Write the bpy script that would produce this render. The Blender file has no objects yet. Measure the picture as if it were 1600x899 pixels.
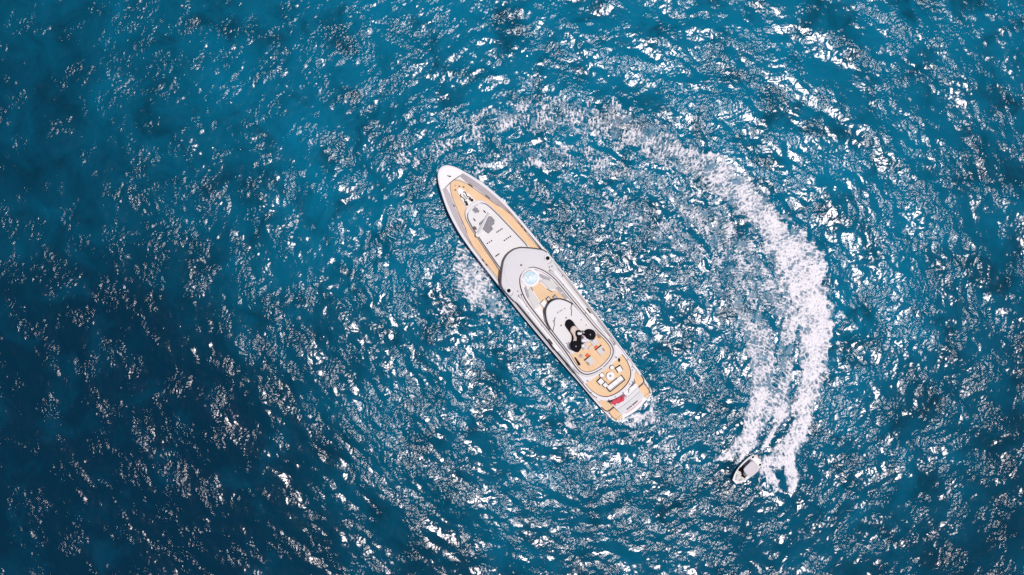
import bpy, bmesh, math
import numpy as np
from mathutils import Vector

# ---------------------------------------------------------------- camera, world, sun
scene = bpy.context.scene
COL = scene.collection
H = 190.0                       # flying height of the drone in metres
FPX = 1520.0                    # focal length in pixels of the 1600 px wide photograph

cam_data = bpy.data.cameras.new("camera")
cam_data.sensor_width = 36.0
cam_data.lens = 36.0 * FPX / 1600.0
cam_data.clip_start = 1.0
cam_data.clip_end = 20000.0
cam = bpy.data.objects.new("camera", cam_data)
COL.objects.link(cam)
cam.location = (0, 0, H)
cam.rotation_euler = (0, 0, 0)
scene.camera = cam

SUN_ZEN = math.radians(7.5)    # high midday sun
SUN_AZ = math.radians(-2.0)     # measured from +x (right of the photograph), counter-clockwise
sun_dir = Vector((math.sin(SUN_ZEN) * math.cos(SUN_AZ), math.sin(SUN_ZEN) * math.sin(SUN_AZ), math.cos(SUN_ZEN)))

world = bpy.data.worlds.new("World")
scene.world = world
world.use_nodes = True
wn = world.node_tree
wn.nodes.clear()
sky = wn.nodes.new("ShaderNodeTexSky")
sky.sky_type = 'NISHITA'
sky.sun_disc = False
sky.sun_elevation = math.pi / 2 - SUN_ZEN
sky.sun_rotation = math.atan2(sun_dir.x, sun_dir.y)
bg = wn.nodes.new("ShaderNodeBackground")
bg.inputs[1].default_value = 0.08
wo = wn.nodes.new("ShaderNodeOutputWorld")
wn.links.new(sky.outputs[0], bg.inputs[0])
wn.links.new(bg.outputs[0], wo.inputs[0])

sun_data = bpy.data.lights.new("sun", 'SUN')
sun_data.energy = 3.4
sun_data.angle = math.radians(0.5)
sun_data.color = (1.0, 0.955, 0.92)
sun = bpy.data.objects.new("sun", sun_data)
COL.objects.link(sun)
sun.rotation_euler = sun_dir.to_track_quat('Z', 'Y').to_euler()
sun.location = sun_dir * 300

scene.view_settings.view_transform = 'Standard'
scene.view_settings.look = 'None'
scene.view_settings.exposure = 0.0
scene.view_settings.gamma = 1.0
scene.view_settings.use_curve_mapping = False
scene.cycles.use_denoising = False

# ---------------------------------------------------------------- small helpers
def tag(o, label=None, cat=None, group=None, kind=None):
    if label: o["label"] = label
    if cat: o["category"] = cat
    if group: o["group"] = group
    if kind: o["kind"] = kind
    return o

def smooth(a, b, x):
    t = np.clip((x - a) / (b - a), 0, 1)
    return t * t * (3 - 2 * t)

def nodes(name):
    m = bpy.data.materials.new(name)
    m.use_nodes = True
    nt = m.node_tree
    return m, nt, nt.nodes["Principled BSDF"]

def fft_field(n0, n1, dx, band, seed, wind=None, spread=2.0):
    """random periodic field (rows n0 = y, cols n1 = x) with wavelengths inside band, unit rms"""
    rng = np.random.default_rng(seed)
    w = rng.standard_normal((n0, n1))
    ky = np.fft.fftfreq(n0, dx)[:, None]
    kx = np.fft.rfftfreq(n1, dx)[None, :]
    k = np.sqrt(kx * kx + ky * ky) + 1e-9
    lo, hi = 1.0 / band[1], 1.0 / band[0]
    g = np.exp(-(np.log(k / math.sqrt(lo * hi)) / (0.5 * math.log(hi / lo) + 1e-6)) ** 2 * 1.2)
    g = g / k ** 0.5
    if wind is not None:
        c = (kx * math.cos(wind) + ky * math.sin(wind)) / k
        g = g * (0.25 + np.abs(c) ** spread)
    f = np.fft.irfft2(np.fft.rfft2(w) * g, s=(n0, n1))
    return (f - f.mean()) / f.std()

# ---------------------------------------------------------------- the sea: fields
DX = 0.2
NX, NY = 1280, 800              # 256 m x 160 m periodic tile, larger than the view
def slope_rms(f):
    gx = (np.roll(f, -1, 1) - np.roll(f, 1, 1)) / (2 * DX)
    gy = (np.roll(f, -1, 0) - np.roll(f, 1, 0)) / (2 * DX)
    return math.sqrt((gx ** 2 + gy ** 2).mean())

tx = (np.arange(NX) - NX / 2) * DX
ty = (np.arange(NY) - NY / 2) * DX

def strokes(lines, x0, y0, nx, ny, dx):
    """max-blended soft brush strokes; every point is (photo x, photo y, half width, density), 8 px = 1 m"""
    F = np.zeros((ny, nx), np.float32)
    for ln in lines:
        p = np.array(ln, float)
        q = p.copy()
        q[:, 0] = (p[:, 0] - 800) / 8
        q[:, 1] = (449.5 - p[:, 1]) / 8
        q[:, 2] = p[:, 2] / 8
        for a, b in zip(q[:-1], q[1:]):
            n = max(2, int(math.hypot(*(b - a)[:2]) / 0.35))
            for t in np.linspace(0, 1, n):
                c = a + (b - a) * t
                r = c[2] * 1.5
                i0, i1 = int((c[0] - r - x0) / dx), int((c[0] + r - x0) / dx) + 2
                j0, j1 = int((c[1] - r - y0) / dx), int((c[1] + r - y0) / dx) + 2
                i0, j0 = max(i0, 0), max(j0, 0)
                i1, j1 = min(i1, nx), min(j1, ny)
                if i1 <= i0 or j1 <= j0: continue
                X = x0 + np.arange(i0, i1) * dx - c[0]
                Y = y0 + np.arange(j0, j1) * dx - c[1]
                d2 = (X[None] ** 2 + Y[:, None] ** 2) / (c[2] ** 2)
                v = c[3] * np.clip(1.25 - 0.75 * d2, 0, 1)
                F[j0:j1, i0:i1] = np.maximum(F[j0:j1, i0:i1], v)
    return F

FOAM = [
    # outer wall of the wake, from the loose far end down to the tender
    [(690, 225, 12, .30), (735, 198, 18, .40), (790, 182, 24, .46), (850, 182, 29, .50), (900, 186, 30, .52), (950, 192, 26, .56), (1000, 212, 24, .60),
     (1045, 236, 24, .68), (1100, 262, 27, .74), (1150, 298, 27, .80), (1195, 342, 27, .86), (1228, 392, 28, .92),
     (1252, 440, 32, .98), (1268, 485, 31, 1.0), (1276, 525, 25, 1.0), (1274, 560, 22, 1.0), (1266, 600, 18, .95),
     (1257, 640, 17, .88), (1248, 672, 18, .9), (1238, 698, 13, .95)],
    [(1268, 430, 16, .95), (1284, 480, 16, 1.05), (1290, 520, 12, 1.1), (1284, 560, 10, 1.1), (1272, 590, 8, 1.1)],
    [(1240, 375, 18, .75), (1268, 396, 16, .8), (1278, 430, 16, .9)],
    # propeller jet
    [(1190, 703, 3.5, 1.2), (1203, 682, 4, 1.15), (1216, 660, 5, 1.2), (1229, 648, 4, 1.1), (1243, 634, 4.5, 1.1), (1256, 610, 6, 1.1), (1275, 585, 8, 1.1)],
    # middle trace
    [(1214, 658, 9, 1.1), (1224, 635, 9, .82), (1230, 600, 9, .80), (1233, 560, 9, .76), (1234, 525, 10, .76), (1228, 490, 13, .72),
     (1215, 455, 18, .70), (1198, 420, 20, .66), (1172, 385, 19, .60), (1140, 350, 17, .54), (1105, 322, 15, .48), (1060, 303, 14, .40), (1020, 290, 12, .30)],
    # inner wall
    [(1155, 700, 9, .95), (1172, 682, 13, .95), (1178, 655, 17, .92), (1186, 625, 18, .88), (1190, 595, 15, .84), (1184, 565, 18, .78),
     (1178, 535, 22, .76), (1162, 505, 19, .68), (1140, 480, 19, .58), (1110, 450, 22, .52), (1080, 410, 24, .50),
     (1050, 375, 26, .50), (1010, 345, 22, .44)],
    [(1190, 664, 16, .80), (1206, 630, 16, .76), (1212, 590, 17, .76), (1208, 545, 18, .72), (1198, 505, 18, .66), (1180, 465, 18, .62)],
    [(1236, 690, 18, .85), (1250, 655, 20, .88), (1262, 610, 20, .9)],
    [(1250, 560, 18, .80), (1256, 500, 22, .88), (1240, 440, 24, .86)],
    [(1060, 320, 22, .46), (1090, 350, 26, .52), (1130, 390, 26, .56), (1160, 430, 24, .58), (1185, 470, 18, .5)],
    # spray thrown to the left and right of the tender
    [(1116, 719, 3, .8), (1130, 714, 5, .95), (1146, 706, 7, 1.1), (1160, 694, 9, 1.1), (1172, 680, 12, 1.0)],
    [(1128, 717, 5, .9), (1144, 706, 9, 1.05), (1160, 690, 13, 1.05)],
    [(1150, 722, 3, .9), (1158, 715, 5, 1.0), (1170, 700, 6, 1.0), (1180, 692, 6, .9)],
    [(1232, 700, 12, 1.0), (1232, 730, 8, 1.15), (1237, 752, 10, 1.0), (1238, 764, 7, .9)],
    [(1218, 700, 8, 1.0), (1208, 716, 10, 1.1), (1196, 730, 7, 1.1), (1202, 744, 8, 1.1), (1212, 758, 7, 1.0), (1216, 767, 4, .8)],
    [(1200, 722, 10, 1.1), (1215, 720, 12, 1.1)],
    [(1190, 735, 5, .8), (1186, 758, 3, .6), (1180, 768, 2, .4)],
    # churned patch under the port bow of the yacht
    [(704, 345, 5, .42), (716, 378, 8, .6), (724, 392, 8, .75), (726, 410, 16, .7), (736, 436, 28, .80), (752, 462, 23, .72), (776, 488, 14, .54), (800, 510, 8, .36)],
    [(735, 440, 12, .95), (752, 448, 9, .9)],
    [(694, 484, 4, .85), (698, 491, 4, .8)], [(688, 330, 3, .5), (696, 352, 4, .5)],
    [(812, 345, 6, .30), (850, 372, 8, .42), (885, 410, 8, .36), (930, 465, 6, .28)],
    [(715, 482, 5, .7), (722, 486, 3, .6)],
    # wash under the transom
    [(976, 660, 5, .6), (992, 660, 8, .9), (1006, 650, 8, .95), (1016, 640, 6, .85), (1024, 622, 4, .5)],
    # loose foam left on the ring
    [(600, 262, 10, .30), (650, 245, 14, .36), (700, 232, 16, .38), (735, 215, 18, .38), (770, 200, 18, .38)],
    [(700, 290, 10, .3), (770, 262, 16, .36), (830, 240, 18, .42), (890, 244, 20, .44), (960, 262, 20, .46), (1030, 278, 18, .46), (1060, 262, 14, .46)],
    [(880, 330, 14, .3), (960, 330, 20, .40), (1040, 335, 24, .46), (1080, 350, 22, .46)],
    [(783, 78, 7, .32), (778, 66, 5, .26)], [(935, 165, 12, .34), (962, 158, 12, .36)],
]
CHURN = [
    [(520, 260, 28, .5), (600, 230, 30, .5), (690, 235, 34, .7), (760, 215, 40, .9), (850, 200, 46, 1.0), (950, 215, 50, 1.0), (1050, 270, 54, 1.0), (1130, 340, 56, 1.0), (1180, 420, 56, 1.0), (1210, 500, 52, .9), (1210, 600, 46, .8)],
    [(820, 270, 36, 1.0), (900, 290, 44, 1.0), (1000, 340, 50, .9), (1080, 400, 50, .9), (1120, 450, 40, .7)],
    [(660, 300, 24, .8), (600, 370, 34, .9), (580, 440, 30, .8), (600, 500, 24, .5)],
    [(880, 360, 26, .9), (940, 440, 26, 1.0), (1000, 540, 28, .8), (1040, 600, 26, .7)],
    [(720, 380, 26, .9), (740, 450, 34, 1.0), (800, 540, 26, .7), (860, 620, 26, .6)],
    [(540, 620, 40, .6), (590, 670, 44, .8), (680, 600, 36, .6), (740, 620, 40, .7), (830, 640, 40, .8), (930, 670, 40, .9), (1010, 650, 40, 1.0), (1050, 690, 40, .9)],
    [(560, 700, 36, .6), (640, 760, 36, .7), (760, 800, 40, .6), (860, 780, 40, .6), (1000, 800, 50, .7), (1080, 800, 46, .8), (1100, 740, 30, .8)],
    [(1100, 600, 30, .8), (1120, 660, 30, 1.0), (1080, 560, 34, .7)],
    [(1370, 330, 30, .3), (1420, 200, 40, .2)],
]
LANES = [      # smooth dark lanes left between the foam bands
    [(770, 222, 5, .6), (815, 217, 7, .9), (878, 214, 7, .9), (928, 222, 7, .9), (955, 240, 7, 1.0), (1000, 256, 7, 1.0), (1040, 270, 9, 1.1), (1078, 291, 9, 1.1), (1115, 318, 8, 1.1),
     (1150, 345, 7, 1.0), (1172, 368, 6, 1.0), (1186, 392, 6, 1.0), (1202, 412, 6, .9), (1212, 440, 4, .7)],
    [(960, 300, 6, .8), (1010, 312, 7, .9), (1050, 332, 7, .9), (1085, 362, 7, .8), (1120, 400, 6, .8)],
    [(1040, 395, 9, .9), (1075, 415, 9, 1.0), (1100, 440, 8, 1.0), (1125, 470, 7, .9), (1150, 500, 6, .8), (1160, 540, 6, .9), (1166, 590, 7, .9), (1160, 630, 7, .9)],
    [(1246, 515, 5, .9), (1243, 550, 6, 1.1), (1242, 585, 5, 1.1), (1236, 615, 4, .9)],
    [(1180, 470, 4, .7), (1206, 500, 6, .9), (1214, 540, 5, .9), (1214, 580, 5, .9), (1210, 610, 4, .8)],
    [(1199, 704, 2.5, .9), (1212, 690, 5, 1.1), (1226, 672, 6, 1.1), (1238, 655, 4, .9)],
    [(1186, 690, 3, .8), (1197, 672, 5, 1.0), (1208, 655, 4, .9)],
    [(820, 268, 6, .7), (870, 276, 7, .8), (920, 292, 6, .8), (960, 282, 5, .7)],
]
lane = strokes(LANES, tx[0], ty[0], NX, NY, DX)
churn = strokes(CHURN, tx[0], ty[0], NX, NY, DX)
foam = strokes(FOAM, tx[0], ty[0], NX, NY, DX)
wob = (fft_field(NY, NX, DX, (1.2, 5.0), 61), fft_field(NY, NX, DX, (1.2, 5.0), 62))
jj, ii = np.mgrid[0:NY, 0:NX]
calmer = 0.12 + 0.88 * smooth(5, 26, np.hypot(tx[None] - 46, ty[:, None] + 29))     # orderly near the tender
foam = foam[np.clip((jj + wob[0] * 3.4 * calmer).astype(int), 0, NY - 1), np.clip((ii + wob[1] * 3.4 * calmer).astype(int), 0, NX - 1)]

swell = fft_field(NY, NX, DX, (7, 26), 3, math.radians(60), 2.0)
wavesA = fft_field(NY, NX, DX, (2.2, 6.5), 5, math.radians(75), 1.0)
wavesB = fft_field(NY, NX, DX, (1.0, 2.2), 7)
chopA = fft_field(NY, NX, DX, (0.44, 0.9), 11)
patch = fft_field(NY, NX, DX, (5, 14), 17)
patch2 = fft_field(NY, NX, DX, (20, 60), 19)
patch3 = fft_field(NY, NX, DX, (1.6, 4), 29)
swirl = fft_field(NY, NX, DX, (3, 9), 23)
for f in (swell, wavesA, wavesB, chopA): f /= slope_rms(f)
# the turning tender has left everything combed in arcs round the yacht: noise stretched along circles
PX, PY = np.meshgrid(tx - (860 - 800) / 8, ty - (449.5 - 450) / 8)
PR, PT = np.hypot(PX, PY), np.arctan2(PY, PX)
def polar(F, stretch):
    U = (PT * NX / (2 * math.pi)) % NX
    V = (PR * stretch / DX) % NY
    i = U.astype(int); j = V.astype(int); fu = U - i; fv = V - j
    i %= NX; j %= NY; i1 = (i + 1) % NX; j1 = (j + 1) % NY
    return (F[j, i] * (1 - fu) + F[j, i1] * fu) * (1 - fv) + (F[j1, i] * (1 - fu) + F[j1, i1] * fu) * fv
arcs = polar(fft_field(NY, NX, DX, (7, 20), 71), 2.2)
arcs2 = polar(fft_field(NY, NX, DX, (2.5, 7), 73), 1.8)
calm = smooth(-0.7, 1.7, 0.8 * patch + 0.5 * patch3 + 0.4 * patch2 + 0.5 * arcs2)
cm = churn * smooth(-0.35, 0.75, 0.8 * arcs + 0.55 * arcs2 + .25 * swirl + .3 * patch3 + .35)
rings = polar(fft_field(NY, NX, DX, (3.5, 10), 79), 2.6)
rings = rings / slope_rms(rings) * smooth(6, 14, PR) * (1 - smooth(88, 100, PR)) * (0.25 + 0.75 * churn)
foam = np.clip(foam - 0.4 * lane, 0, None)
calm = calm * (1 - 0.45 * np.clip(lane, 0, 1)); cm = cm * (1 - 0.75 * np.clip(lane, 0, 1))
height = (0.085 * rings + 0.058 * swell + 0.070 * wavesA
          + wavesB * (0.045 + 0.075 * calm + 0.03 * cm)
          + chopA * (0.055 + 0.17 * calm + 0.08 * cm))
ripple = np.clip(0.30 + 0.9 * calm + 0.6 * cm, 0, 1)

def sample(F, x, y):
    """bilinear periodic look-up of a field at world x (cols), y (rows)"""
    u = (x / DX + NX / 2) % NX
    v = (y / DX + NY / 2) % NY
    i = u.astype(int); j = v.astype(int)
    fu = (u - i)[None]; fv = (v - j)[:, None]
    i1 = (i + 1) % NX; j1 = (j + 1) % NY; i %= NX; j %= NY
    g = lambda a, b: F[np.ix_(a, b)]
    return (g(j, i) * (1 - fu) + g(j, i1) * fu) * (1 - fv) + (g(j1, i) * (1 - fu) + g(j1, i1) * fu) * fv

def axis(half):
    core = np.arange(-half, half + 1e-6, DX)
    out = []; s, p = DX, half
    while p < 9000:
        s *= 1.11; p += s; out.append(p)
    out = np.array(out)
    return np.concatenate([-out[::-1], core, out])

def grid_mesh(name, X, Y, Z, keep=None):
    ny, nx = Z.shape
    vx = np.empty((ny * nx, 3), np.float32)
    vx[:, 0] = np.broadcast_to(X, Z.shape).ravel(); vx[:, 1] = np.broadcast_to(Y, Z.shape).ravel(); vx[:, 2] = Z.ravel()
    idx = np.arange(ny * nx).reshape(ny, nx)
    q = np.stack([idx[:-1, :-1], idx[:-1, 1:], idx[1:, 1:], idx[1:, :-1]], -1).reshape(-1, 4)
    used = None
    if keep is not None:
        q = q[keep.ravel()]
        used = np.unique(q)
        remap = np.zeros(ny * nx, np.int32); remap[used] = np.arange(len(used))
        q = remap[q]; vx = vx[used]
    me = bpy.data.meshes.new(name)
    me.vertices.add(len(vx)); me.vertices.foreach_set("co", vx.ravel())
    me.loops.add(q.size); me.loops.foreach_set("vertex_index", q.ravel().astype(np.int32))
    me.polygons.add(len(q)); me.polygons.foreach_set("loop_start", np.arange(0, q.size, 4, dtype=np.int32))
    me.update(calc_edges=True)
    me.polygons.foreach_set("use_smooth", np.ones(len(q), bool))
    return me, used

ax, ay = axis(104.0), axis(60.0)
fade = np.exp(-np.clip(np.maximum(np.abs(ax)[None] - 400, np.abs(ay)[:, None] - 400), 0, None) / 900)
Z = sample(height, ax, ay) * fade
sea_mesh, _ = grid_mesh("sea", ax[None], ay[:, None], Z)
sea = bpy.data.objects.new("sea", sea_mesh)
COL.objects.link(sea)
tag(sea, "open blue sea with glittering wind ripples all round the yacht", None, None, "structure")

inside = ((np.abs(ax)[None] < 110) & (np.abs(ay)[:, None] < 75)).astype(np.float32)
# milky, aerated water under and round the foam
aer = sample(foam, ax, ay) * inside
lace = sample(fft_field(NY, NX, DX, (.55, 2.0), 31), ax, ay)
lace2 = sample(fft_field(NY, NX, DX, (1.6, 5.0), 37), ax, ay)
milk = np.clip(aer * 1.2 - 0.22 * np.abs(lace) + 0.12 * lace2, 0, 1) * (aer > 0.02)
at = sea_mesh.attributes.new("aerated", 'FLOAT', 'POINT')
at.data.foreach_set("value", milk.astype(np.float32).ravel())
cl = sample(cm, ax, ay) * inside
rp = sample(ripple, ax, ay) * inside + (1 - inside) * 0.6
at = sea_mesh.attributes.new("ripple", 'FLOAT', 'POINT')
at.data.foreach_set("value", rp.astype(np.float32).ravel())
at = sea_mesh.attributes.new("churned", 'FLOAT', 'POINT')
at.data.foreach_set("value", cl.astype(np.float32).ravel())

# ---------------------------------------------------------------- sea material
m_sea, nt, bs = nodes("sea_water")
N = nt.nodes; L = nt.links
def nd(t, **kw):
    n = N.new(t)
    for k, v in kw.items(): setattr(n, k, v)
    return n
geo = nd("ShaderNodeNewGeometry")
def noise(scale, detail=3, rough=.5, dist=0.0, vec=None):
    n = nd("ShaderNodeTexNoise"); n.inputs["Scale"].default_value = scale
    n.inputs["Detail"].default_value = detail; n.inputs["Roughness"].default_value = rough
    n.inputs["Distortion"].default_value = dist
    L.new(vec if vec else geo.outputs["Position"], n.inputs["Vector"]); return n.outputs["Fac"]
def math_(op, a, b=None, c=None, clamp=False):
    n = nd("ShaderNodeMath", operation=op); n.use_clamp = clamp
    for i, v in enumerate((a, b, c)):
        if v is None: continue
        if isinstance(v, (int, float)): n.inputs[i].default_value = v
        else: L.new(v, n.inputs[i])
    return n.outputs[0]
def mixc(f, a, b):
    n = nd("ShaderNodeMix", data_type='RGBA')
    for i, v in ((0, f), (6, a), (7, b)):
        if isinstance(v, (int, float)): n.inputs[i].default_value = v
        elif isinstance(v, tuple): n.inputs[i].default_value = (*v, 1)
        else: L.new(v, n.inputs[i])
    return n.outputs[2]
def maprange(v, a, b, c=0.0, d=1.0):
    n = nd("ShaderNodeMapRange"); n.interpolation_type = 'SMOOTHSTEP'
    L.new(v, n.inputs[0])
    for i, q in enumerate((a, b, c, d)): n.inputs[i + 1].default_value = q
    return n.outputs[0]
# light gradient painted into the water colour: dark west, paler to the east and north
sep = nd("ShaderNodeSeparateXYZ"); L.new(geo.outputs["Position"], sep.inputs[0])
light_grad = math_('ADD', math_('SUBTRACT', maprange(sep.outputs[0], -108.0, 6.0, 0.0, 0.76), maprange(sep.outputs[0], 45.0, 115.0, 0.0, 0.30)), math_('MULTIPLY', sep.outputs[1], 0.0060))
light_grad = math_('ADD', light_grad, math_('MULTIPLY', math_('SUBTRACT', noise(0.022, 3, .55, .3), 0.5), 1.25))
light_grad = maprange(light_grad, -0.10, 1.10)
blot = math_('SUBTRACT', noise(0.11, 4, .6, .6), 0.5)  # noise for cloud-shadow patches painted into the water colour, brighter ones between
body = mixc(light_grad, (0.0, 0.020, 0.043), (0.0, 0.122, 0.212))
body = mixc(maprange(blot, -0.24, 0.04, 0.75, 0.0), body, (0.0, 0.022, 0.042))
body = mixc(maprange(blot, -0.02, 0.22, 0.0, 0.5), body, mixc(light_grad, (0.0, 0.048, 0.092), (0.0, 0.140, 0.235)))
body = mixc(math_('MULTIPLY', maprange(blot, 0.06, 0.30, 0.0, 0.45), light_grad), body, (0.0, 0.17, 0.30))
attr_c = nd("ShaderNodeAttribute", attribute_name="churned")
body = mixc(math_('MULTIPLY', attr_c.outputs["Fac"], 0.35), body, (0.0, 0.090, 0.150))
attr = nd("ShaderNodeAttribute", attribute_name="aerated")
milkf = math_('MULTIPLY', attr.outputs["Fac"], 1.0, clamp=True)
body = mixc(maprange(milkf, 0.34, 1.1, 0.0, 0.85), body, (0.15, 0.27, 0.37))
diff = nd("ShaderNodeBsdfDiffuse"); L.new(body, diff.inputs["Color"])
gloss = nd("ShaderNodeBsdfGlossy"); gloss.distribution = 'BECKMANN'
gloss.inputs["Color"].default_value = (1.0, 0.92, 0.92, 1)
fres = nd("ShaderNodeFresnel"); fres.inputs["IOR"].default_value = 1.322
blend = nd("ShaderNodeMixShader")
L.new(fres.outputs[0], blend.inputs[0]); L.new(diff.outputs[0], blend.inputs[1]); L.new(gloss.outputs[0], blend.inputs[2])
L.new(blend.outputs[0], N["Material Output"].inputs["Surface"])
N.remove(bs); bs = gloss
L.new(math_('MULTIPLY_ADD', maprange(milkf, .3, .9), 0.33, 0.175), gloss.inputs["Roughness"])
fine = math_('ADD', noise(2.2, 5, .66, .5), math_('MULTIPLY', noise(5.5, 2, .5), 0.14))
bump = nd("ShaderNodeBump"); bump.inputs["Strength"].default_value = 1.0
bump.inputs["Distance"].default_value = 0.066
attr_r = nd("ShaderNodeAttribute", attribute_name="ripple")
L.new(math_('MULTIPLY', fine, attr_r.outputs["Fac"]), bump.inputs["Height"]); L.new(bump.outputs[0], gloss.inputs["Normal"])
L.new(bump.outputs[0], fres.inputs["Normal"])
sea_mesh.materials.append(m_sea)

# ---------------------------------------------------------------- foam: a lumpy broken sheet that floats on the waves
FX0, FY0, FD = -40.0, -46.0, 0.125
FNX, FNY = 840, 736
fx = FX0 + np.arange(FNX) * FD
fy = FY0 + np.arange(FNY) * FD
den = strokes(FOAM, FX0, FY0, FNX, FNY, FD)
w0, w1 = sample(wob[0], fx, fy), sample(wob[1], fx, fy)
jj, ii = np.mgrid[0:FNY, 0:FNX]
cal2 = sample(calmer, fx, fy)
ch2 = sample(churn, fx, fy); ar = sample(arcs, fx, fy); ar2 = sample(arcs2, fx, fy); sw2 = sample(swirl, fx, fy)
thin = 0.58 * smooth(0.45, 1.0, ch2) * smooth(0.1, 1.3, 0.75 * ar + 0.55 * ar2 + 0.3 * sw2)     # thin left-over lace, combed in arcs
thin *= smooth(-34, -14, fx)[None] * smooth(-44, -36, fy)[:, None]

den = den[np.clip((jj + w0 * 5.4 * cal2).astype(int), 0, FNY - 1), np.clip((ii + w1 * 5.4 * cal2).astype(int), 0, FNX - 1)]
den = np.maximum(den, thin)
ln2 = strokes(LANES, FX0, FY0, FNX, FNY, FD)
ln2 = ln2[np.clip((jj + w0 * 3.0 * cal2).astype(int), 0, FNY - 1), np.clip((ii + w1 * 3.0 * cal2).astype(int), 0, FNX - 1)]
den = np.clip(den - 0.52 * ln2, 0, None)
n1 = fft_field(FNY, FNX, FD, (0.35, 0.9), 41)
n2 = fft_field(FNY, FNX, FD, (0.9, 3.0), 43)
n3 = fft_field(FNY, FNX, FD, (3.0, 8.0), 47)
n4 = fft_field(FNY, FNX, FD, (0.26, 0.5), 53)
CXF, CYF = (985 - 800) / 8, (449.5 - 470) / 8               # the tender turned round this point
XX, YY = np.meshgrid(fx - CXF, fy - CYF)
RR, TT = np.hypot(XX, YY), np.arctan2(YY, XX)
def look(F, U, V):
    U = (U / FD).astype(int) % F.shape[1]; V = (V / FD).astype(int) % F.shape[0]
    return F[V, U]
streak = look(n1, TT * 30.0 + 0.25 * RR, RR / 3.6) * 0.65 + look(n4, TT * 34.0 + 0.2 * RR, RR / 2.8) * 0.35
ridge = 1.0 - np.abs(n2) * 0.9 - np.abs(n1) * 0.35           # lacy veins
cover = np.minimum(den, 1.0) * 1.25 + 0.34 * ridge + 0.08 * n1 + 0.19 * n3 + 0.12 * n4 + (0.36 - 0.22 * smooth(.6, .95, den)) * streak + 0.10 * smooth(.2, .5, den) + 0.30 * smooth(.72, 1.0, den) - 0.66
cover[den < 0.03] = -1
keep = (cover[:-1, :-1] > 0) & (cover[1:, 1:] > 0) & (cover[1:, :-1] > 0) & (cover[:-1, 1:] > 0)
zs = sample(height, fx, fy)
lump = np.clip(cover, 0, 1)
fz = zs + 0.03 + 0.10 * np.sqrt(lump) + 0.10 * lump * (n1 + 0.6 * n4) + 0.16 * np.clip(den - .75, 0, 1) * (1.0 + n2)
fz = np.maximum(fz, zs + 0.02)
foam_mesh, used = grid_mesh("wake_foam", fx[None], fy[:, None], fz, keep)
wake = bpy.data.objects.new("wake_foam", foam_mesh)
COL.objects.link(wake)
tag(wake, "white churned foam curving in a broad ring behind the speedboat and round the yacht", "foam", None, "stuff")
at = foam_mesh.attributes.new("thickness", 'FLOAT', 'POINT')
at.data.foreach_set("value", np.clip(0.34 * smooth(.5, 1.05, den) + cover * 0.62 - 0.24 * np.abs(n2) + 0.06 + 0.24 * streak + 0.16 * n1 + .08 * n3, 0, 1).astype(np.float32).ravel()[used])
m_foam, nt, bs = nodes("sea_foam"); N = nt.nodes; L = nt.links
geo = nd("ShaderNodeNewGeometry")
attr = nd("ShaderNodeAttribute", attribute_name="thickness")
t = math_('ADD', attr.outputs["Fac"], math_('MULTIPLY', math_('SUBTRACT', noise(2.6, 4, .65), .5), 1.4))
L.new(mixc(maprange(t, -0.10, 0.9), (0.20, 0.25, 0.31), (0.74, 0.70, 0.73)), bs.inputs["Base Color"])
bs.inputs["Roughness"].default_value = 0.55
foam_mesh.materials.append(m_foam)

# ================================================================ building helpers for the boats
def simple_mat(name, col, rough=.45, metal=0.0, var=0.06, scale=1.2, bump=0.0, spec=0.5):
    m, nt, bs = nodes(name)
    Nn, Ll = nt.nodes, nt.links
    tc = Nn.new("ShaderNodeTexCoord")
    nz = Nn.new("ShaderNodeTexNoise"); nz.inputs["Scale"].default_value = scale; nz.inputs["Detail"].default_value = 5
    Ll.new(tc.outputs["Object"], nz.inputs["Vector"])
    mx = Nn.new("ShaderNodeMix"); mx.data_type = 'RGBA'
    mx.inputs[6].default_value = (*[max(0, c * (1 - var)) for c in col], 1)
    mx.inputs[7].default_value = (*[min(1, c * (1 + var)) for c in col], 1)
    Ll.new(nz.outputs["Fac"], mx.inputs[0]); Ll.new(mx.outputs[2], bs.inputs["Base Color"])
    bs.inputs["Roughness"].default_value = rough
    bs.inputs["Metallic"].default_value = metal
    bs.inputs["Specular IOR Level"].default_value = spec
    if bump:
        b = Nn.new("ShaderNodeBump"); b.inputs["Distance"].default_value = bump
        Ll.new(nz.outputs["Fac"], b.inputs["Height"]); Ll.new(b.outputs[0], bs.inputs["Normal"])
    return m

WHITE = simple_mat("white_gelcoat", (0.70, 0.655, 0.66), .8, var=.05, scale=.35, spec=.3)
BRIGHT = simple_mat("bright_white_gelcoat", (0.78, 0.75, 0.735), .8, var=.03, scale=.5, spec=.3)
PALE = simple_mat("pale_grey_nonslip", (0.63, 0.60, 0.605), .8, var=.05, scale=.4, spec=.2)
LAV = simple_mat("bulwark_painted_shade", (0.52, 0.46, 0.48), .6, var=.10, scale=.5, spec=.2)  # white lining made grey: its shade is put into the colour
COACH = simple_mat("warm_white_nonslip", (0.70, 0.665, 0.655), .9, var=.05, scale=.4, spec=.2)
BLACK = simple_mat("black_gloss_paint", (0.010, 0.009, 0.012), .95, var=.3, scale=2, spec=.08)
DARK = simple_mat("dark_brown_fittings", (0.050, 0.034, 0.030), .9, var=.3, scale=2, spec=.1)
LINE = simple_mat("dark_caulking", (0.10, 0.075, 0.075), .9, var=.4, scale=1, spec=.1)
STEEL = simple_mat("stainless_steel", (0.36, 0.33, 0.35), .8, .2, scale=3)
GREY = simple_mat("grey_cover_cloth", (0.23, 0.22, 0.24), .9, var=.35, scale=2.2, bump=.05)
GREYC = simple_mat("grey_cushion_cloth", (0.36, 0.35, 0.38), .9, var=.25, scale=2.5, bump=.03)
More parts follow.
